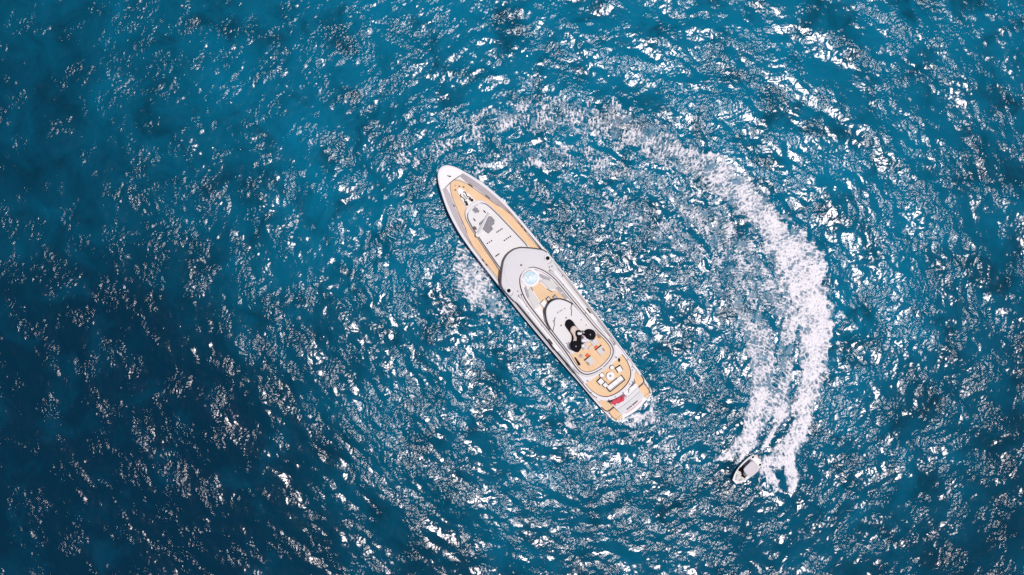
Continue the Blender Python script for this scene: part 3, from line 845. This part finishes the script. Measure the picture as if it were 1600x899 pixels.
# hard top over the middle of the sun deck
zh = 11.0
hto = [(270.5, 0), (271.6, 6), (275, 12.4), (281, 17.6), (290, 22.4), (300, 25.2), (312, 26), (340, 26.6), (352, 26), (356, 22), (357, 14), (357, 0)]
def symP(pts, z, n=5, off=0.0):
    o = sym(pts, z, n); return [(x, y + off) for x, y in o]
ho = symP(hto, zh)
htop = MB().prism(ho, zh - .3, zh, .1).build("hard_top", COACH, Y_)
for sx in (285, 350):
    for sg in (1, -1):
        MB().box((X(sx, zh), sg * Yc(17, zh), zb), (.5, .25, zh - .3 - zb)).build("hard_top_leg", WHITE, Y_)
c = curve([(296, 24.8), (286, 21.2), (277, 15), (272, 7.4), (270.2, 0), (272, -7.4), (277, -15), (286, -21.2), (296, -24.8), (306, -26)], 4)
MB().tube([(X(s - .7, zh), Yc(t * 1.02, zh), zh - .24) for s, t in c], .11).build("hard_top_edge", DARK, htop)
for a, b, c2 in (((292.5, 26), (299, 18.5), (307.5, 12.6)), ((293.3, -8.3), (299, -15.4), (308, -24.6))):
    q = [P(*p, zh) + (zh + .04,) for p in (a, b)]
    MB().tube(q, .07).build("whip_aerial", DARK, htop)
    q = [P(b[0] + .8, b[1] + 1.2, zh) + (zh + .04,), P(*c2, zh) + (zh + .04,)]
    MB().tube(q, .06).build("whip_aerial", DARK, htop)
for s, t in ((304.5, 4.6), (309, -9), (292, 12), (333, 22), (336, -20), (313.8, -2), (296, -14), (322, 21)):
    x, y = P(s, t, zh); MB().dome((x, y, zh), .14, .14, 8, 3).build("roof_fitting", DARK if s in (304.5, 309) else STEEL, htop)
# faint raised lettering plate at the front of the hard top (too worn and small to read)
mb = MB(); rnd = np.random.default_rng(4)
for i in range(12):
    if i in (5,): continue
    x, y = P(290.5 + .12 * i - .6, 3.6 + i * .85 - 5.2, zh); mb.box((x, y, zh), (.24 + .06 * rnd.random(), .07, .02))
mb.build("roof_lettering", STEEL, htop)

# mast: black tri-lobed base, beige fairing, black core, two black satellite platforms, glazed housing
zm = 11.0
def maspts(pts, z, n=5): return [P(s, t, z) for s, t in curve(pts, n, True)]
base = maspts([(308.6, 1.6), (309.8, 7.2), (316, 9.4), (326, 8.6), (334, 9.6), (339, 15), (341, 21.5), (345, 24.6), (351, 24.4), (356, 20), (355, 12), (351, 3), (355.6, -6), (358.6, -14), (354, -18.6), (347, -18.6), (341, -15.6), (336, -9), (330, -5.6), (321, -5), (313, -4)], zm + .5)
mast = MB().prism(base, zm, zm + .45, .12).build("mast_base", BLACK, htop)
f2 = maspts([(321.5, 2), (323, 7), (328, 8.2), (335, 9), (340, 12.6), (342.6, 17.5), (344, 22.2), (346.4, 21.8), (348, 14), (345, 6), (344, 0), (350, -6), (353, -12.4), (351, -16), (346, -15), (341, -11), (337, -6), (331, -3.8), (325, -3)], zm + 1)
MB().prism(f2, zm + .4, zm + .95, .15).build("mast_fairing", BEIGE, mast)
f3 = maspts([(331, 3.4), (332, 8), (338, 9.6), (343, 12), (346, 17), (351, 17), (350, 9), (347, 5), (350, 1), (353, -2), (356, -6.5), (355.4, -12), (350, -11), (345, -6.6), (340, -1.8), (335, -.4)], zm + 1.5)
MB().prism(f3, zm + .9, zm + 1.5, .15).build("mast_core", BLACK, mast)
for s, t in ((349.6, -11.2), (349.4, 17.8)):
    x, y = P(s, t, zm + 2.2)
    d = MB().disc((x, y, zm + .4), .98, 1.6, 28, .12).build("satellite_platform", BLACK, mast)
    MB().dome((x, y, zm + 2.0), .85, .16, 24, 4).build("satellite_dome", BLACK, d)
    MB().disc((x + .05, y + .02, zm + 2.14), .12, .08, 8).build("dome_light", STEEL, d)
    R1 = [(x + .95 * math.cos(a) + .3, y + .95 * math.sin(a) + .25) for a in np.linspace(.2, 1.9, 10)]
    MB().tube([(a_, b_, zm + .95) for a_, b_ in R1], .06).build("dome_ring", STEEL, d)
hp = maspts([(341, 7.2), (344, 9.4), (348.5, 12.4), (354, 12.2), (356.6, 7), (356, 1.6), (360.5, -1.6), (361, -5), (356, -6), (352, -2), (347, 1.6)], zm + 1.8)
hs_ = MB().prism(hp, zm + .3, zm + 1.75, .3).build("radar_housing", SHROUD, mast)
for s, t, r in ((336.5, 4.8, .3), (338.5, 7, .26), (349.5, 3.2, .42), (352.8, 9.4, .36), (355.5, -2.4, .4)):
    x, y = P(s, t, zm + 1.9); MB().dome((x, y, zm + 1.5), r, r * 1.3, 12, 4).build("radome", BRIGHT, mast)
x, y = P(351.2, 2.0, zm + 2); mb = MB(); mb.box((x, y, zm + 1.75), (.22, 1.1, .12), .5); mb.box((x, y, zm + 1.75), (.6, .14, .1), .5); mb.build("radar_scanner", DARK, mast)

# aft end of the sun deck
tk = sym([(352, 0), (352, 20), (347, 22), (345.4, 27), (371, 29.6), (384, 28.7), (391.6, 23.6), (395.6, 15.4), (397.4, 6), (397.6, 0)], zb, 4)
MB().prism(tk, zb, zb + .06).build("aft_sun_deck_planking", TEAK, Y_)
c = curve([(347, 27.4), (371, 29.6), (384, 28.8), (391.8, 23.6), (395.8, 15.4), (397.6, 6), (397.8, 0)], 4)
c = [(X(s, zb), Yc(t, zb)) for s, t in c]
MB().tube([(x, y, zb + .12) for x, y in c[:-1] + mirror(c)[::-1]], .11).build("aft_gutter", LINE, Y_)
for pts, m2 in (((( 357.5, 10), (357.5, 19.6), (367, 20), (367, 11)), PALE), (((357.5, -6), (357.5, 2.5), (362, 3), (362, -6)), PALE), (((363, 1.5), (363, 10), (366, 10), (366, 1.5)), CREAM)):
    pad(pts, zb + .06, zb + .5, m2, "locker")
# dark openings over the side stairs
for pts in (((360.5, -24.6), (374.5, -27.2), (377, -24.6), (374, -23.0), (362, -22.6)),):
    pad(pts, zb + .06, zb + .14, BLACK, "stair_opening")
pad([(354, 26.8), (361, 28.3), (364, 27), (362, 24.8), (355, 24.6)], zb + .06, zb + .4, TAN, "deck_box")

# lower aft deck
za = 5.9
lo = [(398, 39), (412, 39.4), (424, 38.6), (436, 35.4), (444, 29.5), (449.6, 20), (452.4, 9), (453, 0)]
outl = [(X(s, za), Yc(t, za)) for s, t in curve([(380, 39)] + lo, 5)]
MB().prism(outl + mirror(outl)[::-1][1:], 3.2, za - .1, .05).build("aft_deck_house", WHITE, Y_)
li = [(382, 36.6), (412, 36.8), (422, 35), (432, 31.4), (438.6, 26), (443.2, 18), (445.8, 8), (446.4, 0)]
outl2 = [(X(s, za), Yc(t, za)) for s, t in curve(li, 5)]
MB().prism(outl2 + mirror(outl2)[::-1][1:], za - .2, za + .02).build("aft_deck_planking", TEAK, Y_)
lo2 = [(382, 39.2), (412, 39.4), (424, 38.4), (436, 34.6), (443.4, 28.6), (448.6, 19.6), (451.4, 8.6), (452, 0)]
A = [(X(s, za), Yc(t, za)) for s, t in curve(lo2, 5)]; B = [(X(s, za), Yc(t, za)) for s, t in curve([(s, t) for s, t in li], 5)]
A = A + mirror(A)[::-1][1:]; B = B + mirror(B)[::-1][1:]
MB().strip(A, B, za - .12, za + .62).build("aft_coaming", WHITE, Y_)
MB().tube([(x, y, za + .1) for x, y in inset(B, 0.0)], .10).build("aft_gutter", LINE, Y_)
for s, t in ((416, 38.3), (429, 36.6), (433, 34), (447.5, 17), (447, 22.5), (420, -38.2), (431, -36.3), (449, -13), (446.5, -24)):
    x, y = P(s, t, za + .6); MB().disc((x, y, za + .6), .11, .08, 8).build("deck_light", DARK, Y_)
# stair well on the starboard side of the lower aft deck, step in pale grey
pad([(393, 32.6), (404, 30.4), (409.6, 29.4), (411, 25.4), (408.6, 25.6), (405.2, 27.4), (396, 30.8)], za + .02, za + .12, BLACK, "stair_well")
pad([(399, -34.6), (401, -31.6), (398, -27), (395, -30)], za + .02, za + .14, DARK, "stair_well")

# stern: side landings, transom cover and swim platform
for sg in (1, -1):
    ln = [(X(s, 3.6), sg * Yc(t, 3.6)) for s, t in curve([(440, 38), (450, 38.6), (456, 37.6), (459, 34), (459.4, 26.5), (455, 25.2), (447, 27.5), (441, 32)], 3, True)]
    MB().prism(ln, 3.2, 3.45).build("landing_planking", TEAK, Y_)
    c = curve([(430, 39.6), (446, 40), (455, 38.8), (459.4, 35.4), (460, 26)], 4)
    MB().tube([(X(s, 3.6), sg * Yc(t, 3.6), 3.52) for s, t in c], .11).build("landing_edge", LINE, Y_)
    mb = MB()
    for i in range(3):
        mb.box((X(461.6 + i * 1.4, 2.5), sg * Yc(29.5, 2.5), 1.3), (.24, 1.2, 1.6 - .45 * i))
    mb.build("stair", TEAK, Y_)
plat = [(455, 41), (466, 40.4), (474, 39), (480, 36.6), (484, 31), (486, 23), (483.4, 22.2), (485.6, 12), (486.6, 0)]
po = [(X(s, 1.5), Yc(t, 1.5)) for s, t in plat[:5]] + [(X(s, 1.5), Yc(t, 1.5)) for s, t in plat[5:]]
MB().prism(po + mirror(po)[::-1][1:], .55, 1.42, .06).build("swim_platform", BRIGHT, Y_)
for sg in (1, -1):
    tp = [(X(s, 1.5), sg * Yc(t, 1.5)) for s, t in ((461, 23.6), (461, 35.2), (468, 35.4), (474, 34.6), (479.4, 32.4), (481.2, 22.6), (472, 23.4))]
    MB().prism(tp, 1.3, 1.47).build("platform_planking", TEAK, Y_)
    MB().tube([(X(s, 1.6), sg * Yc(t, 1.6), 1.52) for s, t in curve([(461, 35.4), (468, 36), (474, 35.2), (479, 33.4)], 3)], .08).build("platform_edge", LINE, Y_)
    for s, t in ((482.4, 26), (481, 30), (471, 38), (479, 34.8)):
        mb = MB(); x, y = X(s, 1.5), sg * Yc(t, 1.5); mb.box((x, y, 1.42), (.16, .42, .16), .2); mb.build("platform_cleat", STEEL, Y_)
# transom cover slopes down to the platform
mb = MB(); zt = lambda x: float(np.interp(xs(x), [452, 458, 466, 480, 484], [5.0, 4.7, 3.9, 1.9, 1.5]))
A = [(X(s, 3), Yc(t, 3)) for s, t in ((450, 25), (455, 24.6), (458, 24), (462, 23.7), (466, 23.4), (472, 23), (478, 22.4), (481.5, 21.8))]
mb.strip(A, mirror(A), 1.0, zt)
garage = mb.build("transom_cover", BRIGHT, Y_)
for s, w in ((459.5, 22.6), (467, 22), ):
    z = zt(X(s, 3)); c = curve([(s - 1.4, -w), (s, 0), (s - 1.4, w)], 5)
    MB().tube([(X(a, 3), Yc(b, 3), zt(X(a, 3)) + .02) for a, b in c], .05).build("panel_joint", STEEL, garage)
# ship's name on the transom: two dark words, the letters far too small to make out
mb = MB(); t = -10.6; rnd = np.random.default_rng(7)
for i in range(14):
    if i == 6: t += 1.3; continue
    x, y = P(475.4, t, 2.6); w = .12 + .05 * rnd.random(); hgt = .26 + .12 * rnd.random()
    z = zt(x) + .02; z2 = zt(x - hgt) + .02
    a0, a1 = y - w / 2, y + w / 2
    mb.add([(x, a0, z), (x, a1, z), (x - hgt, a1, z2), (x - hgt, a0, z2), (x, a0, z + .03), (x, a1, z + .03), (x - hgt, a1, z2 + .03), (x - hgt, a0, z2 + .03)],
           [(0, 1, 2, 3), (4, 5, 6, 7), (0, 1, 5, 4), (1, 2, 6, 5), (2, 3, 7, 6), (3, 0, 4, 7)])
    t += 1.5 + .25 * rnd.random()
mb.build("name_lettering", BLACK, garage)
PINK = simple_mat("faded_red_boot_stripe", (.62, .36, .40), .6, var=.3, scale=1.5)
c = curve([(480.6, -17), (482.6, 0), (480.6, 17)], 6)
MB().tube([(X(a, 3), Yc(b, 3), zt(X(a, 3)) + .03) for a, b in c], [.04] + [.13] * (len(c) - 2) + [.04]).build("red_stripe", PINK, garage)
# ensign staff and small stern fittings
a = P(449.5, 1, 6.4); b = P(456.5, -.2, 7.4)
MB().tube([(a[0], a[1], za + .3), (b[0], b[1], za + 1.9)], [.07, .04], 8).build("ensign_staff", DARK, Y_)
a = P(453.8, 12.0, 5.2); b = P(457.4, 7.6, 5.2)
MB().tube([(a[0], a[1], 5.1), ((a[0] + b[0]) / 2 + .15, (a[1] + b[1]) / 2, 5.2), (b[0], b[1], 4.9)], .07, 6).build("boarding_light_arm", GREY, Y_)
for s, t in ((450.6, 15.4), (451.6, 18.8), (455.6, -9)):
    x, y = P(s, t, 5.2); MB().disc((x, y, 5.0), .14, .2, 8).build("stern_light", DARK, Y_)
# stanchion rails on the bow quarters and along the side decks
for sg in (1, -1):
    mb = MB(); pts = [(X(s, 5.5), sg * Yc(hw(s) - 1.8, 5.5), rim(s) + .32) for s in np.linspace(200, 430, 30)]
    mb.tube(pts, .035)
    for p in pts[::2]: mb.tube([(p[0], p[1], p[2] - .32), p], .025)
    mb.build("guard_rail", STEEL, Y_)
mb = MB()
for s, t in ((143, 40.3), (146, 41.4), (152, 41.6), (160, 41.8), (168, 42), (176, 42.2)):
    x, y = P(s, t, 5); mb.box((x, y, deckx(x) + .02), (.7, .16, .3), .04)
mb.build("fender_rack", GREY, Y_)
for a, b in ((150, 196),):
    c = [(X(s, 5), Yc(t, 5), 4.9) for s, t in curve([(a, 42.4), ((a + b) / 2, 42.6), (b, 42.2)], 5)]
    MB().tube(c, .09).build("gangway_slot", DARK, Y_)

# ================================================================ loose things on the yacht's decks
def thing(name, label, cat, s, t, z, rz=0.0, group=None):
    o = bpy.data.objects.new(name, None); COL.objects.link(o)
    x, y = P(s, t, z)
    o.location = to_world(x, y, z); o.rotation_euler = (0, 0, YROT + rz)
    return tag(o, label, cat, group)
def copy_thing(o):
    c = o.copy(); COL.objects.link(c)
    for ch in list(o.children):
        d = ch.copy(); COL.objects.link(d); d.parent = c
    return c
def place(o, s, t, z, rz, label, group):
    x, y = P(s, t, z); o.location = to_world(x, y, z); o.rotation_euler = (0, 0, YROT + rz)
    o["label"] = label; o["group"] = group

ZB, ZA = zb + .06, za + .02
# double sun beds
def sun_bed():
    o = thing("sun_bed", "x", "sun bed", 380, -8, ZB)
    MB().box((0, 0, .0), (1.45, 1.35, .22), 0, .03).build("bed_frame", TEAK, o)
    MB().box((0, -.04, .22), (1.40, 1.25, .2), 0, .05).build("mattress", CREAM, o)
    mb = MB(); mb.box((.76, 0, 0), (.14, 1.5, .55)); mb.build("headboard", DARK, o)
    MB().box((-.12, .52, .42), (.62, .32, .14), 0, .04).build("pillow", TAN, o)
    return o
b1 = sun_bed(); place(b1, 380.5, -9, ZB, 0, "cream double sun bed with tan pillow on the port side of the aft sun deck", "sun beds on the aft sun deck")
b2 = copy_thing(b1); place(b2, 378.6, 14.6, ZB, 0, "cream double sun bed with tan pillow on the starboard side of the aft sun deck", "sun beds on the aft sun deck")
for ch in b2.children:
    if ch.name.startswith("pillow"): ch.location.y = -1.04
# orange poufs
def pouf():
    o = thing("pouf", "x", "pouf", 370, -8, ZB)
    MB().box((0, 0, 0), (.66, .66, .36), 0, .07).build("pouf_cushion", ORANGE, o)
    MB().box((0, 0, .36), (.24, .24, .03), 0).build("pouf_button", simple_mat("dark_orange_cloth", (.62, .10, .03), .9), o)
    return o
p1 = pouf(); place(p1, 371.6, -6.2, ZB, .1, "orange square pouf beside the port sun bed", "orange poufs")
p2 = copy_thing(p1); place(p2, 370.6, 12.3, ZB, -.05, "orange square pouf beside the starboard sun bed", "orange poufs")
# little grey side table
o = thing("side_table", "small grey square side table between the orange pouf and the black stair opening", "table", 365.3, -14.5, ZB)
MB().box((0, 0, .32), (.5, .55, .06), 0, .02).build("table_top", GREYC, o)
MB().box((0, 0, 0), (.14, .14, .32)).build("leg", DARK, o)
# lounge chair in tan at the starboard edge
o = thing("deck_chair", "cream reclining deck chair at the starboard edge by the mast", "chair", 362.5, 17, ZB + .44, .1)
MB().box((0, 0, 0), (1.0, .9, .16), 0, .05).build("seat", CREAM, o)
MB().box((.45, 0, .16), (.2, .9, .28), 0, .04).build("backrest", PALE, o)

# table and chairs in front of the hard top
o = thing("dining_table", "white rectangular table on the teak in front of the hard top", "table", 267.3, -8.4, ZB, .08)
MB().box((0, 0, .68), (1.45, 1.0, .06), 0, .02).build("table_top", BRIGHT, o)
MB().box((.72, 0, .60), (.07, 1.05, .12)).build("table_edge", DARK, o)
for ax_ in (-.55, .55):
    MB().box((ax_, 0, 0), (.12, .6, .68)).build("leg", DARK, o)
def arm_chair():
    o = thing("arm_chair", "x", "chair", 265, 0, ZB)
    MB().box((0, 0, .3), (.56, .56, .14), 0, .04).build("seat", CREAM, o)
    MB().box((.32, 0, .05), (.1, .7, .62)).build("backrest", DARK, o)
    for sg in (1, -1):
        MB().box((0, sg * .33, .05), (.66, .08, .46)).build("armrest", DARK, o)
    return o
c0 = arm_chair(); place(c0, 264.5, 1.4, ZB, 0, "small cream armchair with dark frame nearest the table in front of the hard top", "armchairs on the sun deck")
c1 = copy_thing(c0); place(c1, 270.2, 1.6, ZB, -.3, "small cream armchair tucked half under the front edge of the hard top", "armchairs on the sun deck")
o = thing("deck_locker", "square grey cushioned box beside the armchairs by the hard top", "box", 269.5, 11.4, ZB, .05)
MB().box((0, 0, 0), (.8, .75, .45), 0, .05).build("locker_box", GREYC, o)
MB().box((.42, 0, .0), (.08, .8, .5)).build("locker_back", DARK, o)

# lower aft deck: round table, stools, armchairs and sofa
o = thing("round_table", "large round white table in the middle of the lower aft deck", "table", 418.4, 1.4, ZA)
MB().disc((0, 0, .62), .78, .07, 32, .02).build("table_top", BRIGHT, o)
MB().disc((0, 0, 0), .2, .62, 14).build("pedestal", DARK, o)
o = thing("centrepiece", "small grey centrepiece bowl on the large round white table", "bowl", 418.6, 1.6, ZA + .69)
mb = MB(); mb.disc((0, 0, 0), .24, .05, 12); mb.build("bowl", GREYC, o)
MB().dome((.02, .03, .05), .13, .16, 8, 3).build("fruit", GREY, o)
def stool(s, t, label):
    o = thing("round_stool", label, "stool", s, t, ZA, 0, "round stools by the round table")
    MB().disc((0, 0, 0), .48, .32, 24).build("stool_rim", DARK, o)
    MB().disc((-.03, 0, .32), .40, .1, 24, .03).build("cushion", BRIGHT, o)
stool(409.8, 11.6, "round white stool with dark rim on the starboard side of the lower aft deck")
stool(409.0, -8.2, "round white stool with dark rim on the port side of the lower aft deck")
def lounge_chair():
    o = thing("lounge_chair", "x", "chair", 419, 18.9, ZA)
    MB().box((0, 0, .1), (1.0, .95, .26), 0, .05).build("seat", BRIGHT, o)
    MB().box((.58, 0, .0), (.12, 1.15, .6)).build("backrest", DARK, o)
    for sg in (1, -1):
        MB().box((.06, sg * .55, 0), (1.05, .1, .42)).build("armrest", DARK, o)
    return o
l1 = lounge_chair(); place(l1, 419.2, 18.8, ZA, -.12, "square white lounge chair with dark frame to starboard of the round table", "lounge chairs on the lower aft deck")
l2 = copy_thing(l1); place(l2, 416.2, -15.6, ZA, .08, "square white lounge chair with dark frame to port of the round table", "lounge chairs on the lower aft deck")
l3 = copy_thing(l1); place(l3, 424.6, -13.6, ZA, 0, "white lounge chair wedged between the port chair and the long sofa", "lounge chairs on the lower aft deck"); l3.scale = (.8, .8, 1)
o = thing("sofa", "long white sofa with dark frame across the lower aft deck near the stern", "sofa", 432.4, .4, ZA, 0)
for i, yy in enumerate((-1.15, 0, 1.15)):
    MB().box((.05, yy, .1), (.92, 1.13, .28), 0, .05).build("seat_cushion", BRIGHT, o)
MB().box((-.56, 0, 0), (.2, 3.7, .62)).build("backrest", DARK, o)
MB().box((-.40, 0, .3), (.16, 3.4, .34), 0, .04).build("back_cushion", CREAM, o)
for sg in (1, -1):
    MB().box((.02, sg * 1.83, 0), (1.1, .14, .5)).build("armrest", DARK, o)
MB().box((.58, .35, .0), (.1, 2.6, .22)).build("front_rail", DARK, o)

# red ensign streaming from the staff
def flag_mat():
    m, nt, bs = nodes("ensign_cloth"); Nn, Ll = nt.nodes, nt.links
    uv = Nn.new("ShaderNodeTexCoord"); sp = Nn.new("ShaderNodeSeparateXYZ"); Ll.new(uv.outputs["Object"], sp.inputs[0])
    nz = Nn.new("ShaderNodeTexNoise"); nz.inputs["Scale"].default_value = 3; Ll.new(uv.outputs["Object"], nz.inputs["Vector"])
    a = Nn.new("ShaderNodeMath"); a.operation = 'MULTIPLY_ADD'; a.inputs[1].default_value = .7; Ll.new(nz.outputs["Fac"], a.inputs[0]); Ll.new(sp.outputs[1], a.inputs[2])
    r = Nn.new("ShaderNodeValToRGB"); e = r.color_ramp.elements
    e[0].position = .85; e[0].color = (.46, .24, .34, 1); e[1].position = 1.0; e[1].color = (.60, .06, .09, 1)
    Ll.new(a.outputs[0], r.inputs[0]); Ll.new(r.outputs[0], bs.inputs["Base Color"]); bs.inputs["Roughness"].default_value = .85
    return m
o = thing("ensign_flag", "red flag with a pale mauve corner streaming from the staff at the stern", "flag", 456.4, 1.6, 6.4, .0)
nu, nv = 22, 9; v = []; f = []
for side in (0, .03):
    for i in range(nu):
        for j in range(nv):
            u, w = i / (nu - 1), j / (nv - 1) - .5
            wid = .45 + .55 * math.sin(min(1, u * 1.25) * math.pi * .62)
            x = w * wid - .15 + .55 * u * (u - .2) + .10 * math.sin(u * 11) + .07 * math.sin(u * 23 + w * 6)
            y = u * 3.1 + .1 * math.sin(w * 5 + u * 6) - .2 * abs(w) * (u > .9)
            z = .22 * math.sin(u * 9 + w * 3.2) + .12 * math.sin(w * 9 + u * 5) + side
            v.append((x, y, z))
for b in (0, nu * nv):
    for i in range(nu - 1):
        for j in range(nv - 1):
            a = b + i * nv + j; f.append((a, a + 1, a + nv + 1, a + nv))
edge = [i * nv for i in range(nu)] + [(nu - 1) * nv + j for j in range(1, nv)] + [i * nv + nv - 1 for i in range(nu - 2, -1, -1)] + [j for j in range(nv - 2, 0, -1)]
for a, b in zip(edge, edge[1:] + edge[:1]): f.append((a, b, b + nu * nv, a + nu * nv))
mb = MB(); mb.add(v, f); mb.build("flag_cloth", flag_mat(), o, True)

# ================================================================ the speedboat
BK = lambda z: (H - z) / FPX
bx0, by0 = 1145.5, 752.5                     # bow on the survey
bd = Vector((0.739, -0.673)); bn = Vector((0.673, 0.739))      # towards the stern / towards its left in the survey
def BW(u, w, z):
    px, py = bx0 + bd.x * u + bn.x * w, by0 + bd.y * u + bn.y * w
    return Vector(((px - 800) * BK(z), (449.5 - py) * BK(z), z))
boat = bpy.data.objects.new("speedboat", None); COL.objects.link(boat)
org = BW(28, 0, .6); boat.location = (org.x, org.y, 0)
BROT = math.atan2(bd.y * 1, -bd.x)           # local +x points to the bow
boat.rotation_euler = (math.radians(0), math.radians(-3.0), BROT)
tag(boat, "small white speedboat with a flat canopy turning fast at the head of the foam ring", "speedboat")
K1 = BK(1)
def bl(u, w): return ((28 - u) * K1, w * K1)   # +w = port side (lower right in the photograph)
def bsym(pts, n=4):
    r = [bl(u, w) for u, w in curve(pts, n)]; l = [(x, -y) for x, y in r[::-1]]
    return r + l
bow = [(0, 4.2), (4, 6.4), (10, 9.2), (18, 11.2), (28, 12.2), (38, 12.2), (46, 11.6), (51, 10.4)]
deck = bsym(bow)
v = []; f = []; n = len(deck)
for sc, z, dx in ((1, .95, 0), (1.02, .8, 0), (.9, .3, -.12), (.62, -.25, -.3)):
    v += [(x * (1 if sc > .95 else .97) + dx * (x > 0), y * sc, z + .25 * max(0, x) / 3.5) for x, y in deck]
for r in range(3):
    for i in range(n):
        j = (i + 1) % n; f.append((r * n + i, r * n + j, (r + 1) * n + j, (r + 1) * n + i))
f.append(tuple(range(3 * n, 4 * n)))
mb = MB(); mb.add(v, f); hull = mb.build("hull", BRIGHT, boat, False)
zdk = lambda x: .95 + .25 * max(0, x) / 3.5
mb = MB(); mb.prism(deck, lambda x: zdk(x) - .12, zdk, .05); mb.build("deck", BRIGHT, boat)
# gunwale
mb = MB(); mb.ring(deck, inset(deck, .16), lambda x: zdk(x) - .05, lambda x: zdk(x) + .12); mb.build("gunwale", BRIGHT, boat)
fore = bsym([(3.4, 2.6), (6, 4.6), (12, 7.6), (17, 9), (17.5, 0.02)], 3)
MB().prism(fore, zdk, lambda x: zdk(x) + .05).build("bow_cushion", CREAM, boat)
for w in (4.2, -4.2):
    x, y = bl(9, w); MB().box((x, y, zdk(x) + .05), (.7, .3, .06), -.35 if w > 0 else .35).build("bow_seat_seam", GREYC, boat)
x, y = bl(4.6, -1.5); MB().box((x, y, zdk(x) + .05), (.3, .26, .08)).build("anchor_hatch", STEEL, boat)
# cockpit and seats under and ahead of the canopy
ck = [bl(u, w) for u, w in ((19, -9.4), (19, 6.6), (30, 9.8), (44, 9.6), (44, -9.8), (30, -10.2))]
MB().prism(ck, .99, 1.06).build("cockpit_sole", GREY, boat)
for u, w, a, b in ((20.5, -7.2, .8, .7), (24.2, -6.0, .8, .75), (19.6, -.6, .62, .7), (16.4, 1.6, .5, .45), (22.4, -2.6, .6, .6), (17.6, 4.8, .55, .42)):
    x, y = bl(u, w); mb = MB(); mb.box((x, y, 1.05), (a, b, .4), .3, .08); mb.build("black_seat", BLACK, boat)
x, y = bl(22.4, 2.6)
MB().box((x, y, 1.0), (.5, 1.0, .75), 0, .08).build("helm_console", CREAM, boat)
mb = MB(); mb.tube([(x + .3, y - .6, 1.4), (x + .55, y, 1.5), (x + .3, y + .6, 1.4)], .04); mb.build("windscreen_frame", STEEL, boat)
# canopy
cp = [bl(u, w) for u, w in curve([(22, -6.6), (25, -8.4), (33, -8.8), (41, -8.0), (42.6, 0), (41, 8.8), (33, 9.6), (25, 9.0), (22, 7.2), (21, 0)], 4, True)]
MB().prism(cp, 2.55, 2.68, .05).build("canopy", simple_mat("taupe_canopy_cloth", (.58, .52, .54), .85, var=.06, scale=1.2), boat)
for u in (24.5, 40):
    for w in (-7.4, 8):
        x, y = bl(u, w); MB().tube([(x, y, 1.0), (x, y, 2.56)], .035).build("canopy_post", STEEL, boat)
# stern deck
sd = [bl(u, w) for u, w in curve([(43.5, -10.6), (46, -11), (50, -9.8), (52, -5), (52.6, 0), (52, 5), (50, 9.8), (46, 11), (43.5, 10.6), (44.6, 0)], 3, True)]
MB().prism(sd, .9, 1.18, .06).build("stern_deck", BRIGHT, boat)
for w in (-8.4, 8.0):
    x, y = bl(47.8, w); MB().disc((x, y, 1.18), .26, .22, 12, .05, .17).build("stern_cleat", BLACK, boat)
bp = [bl(u, w) for u, w in curve([(50.5, -7.6), (54.6, -6), (56, 0), (54.6, 6), (50.5, 7.6)], 4)]
MB().prism(bp, .35, .55, .05).build("bathing_platform", PALE, boat)
x, y = bl(56.3, 0)
mb = MB(); mb.box((x, y, .3), (.55, .5, .75), 0, .14); mb.build("outboard_motor", STEEL, boat)
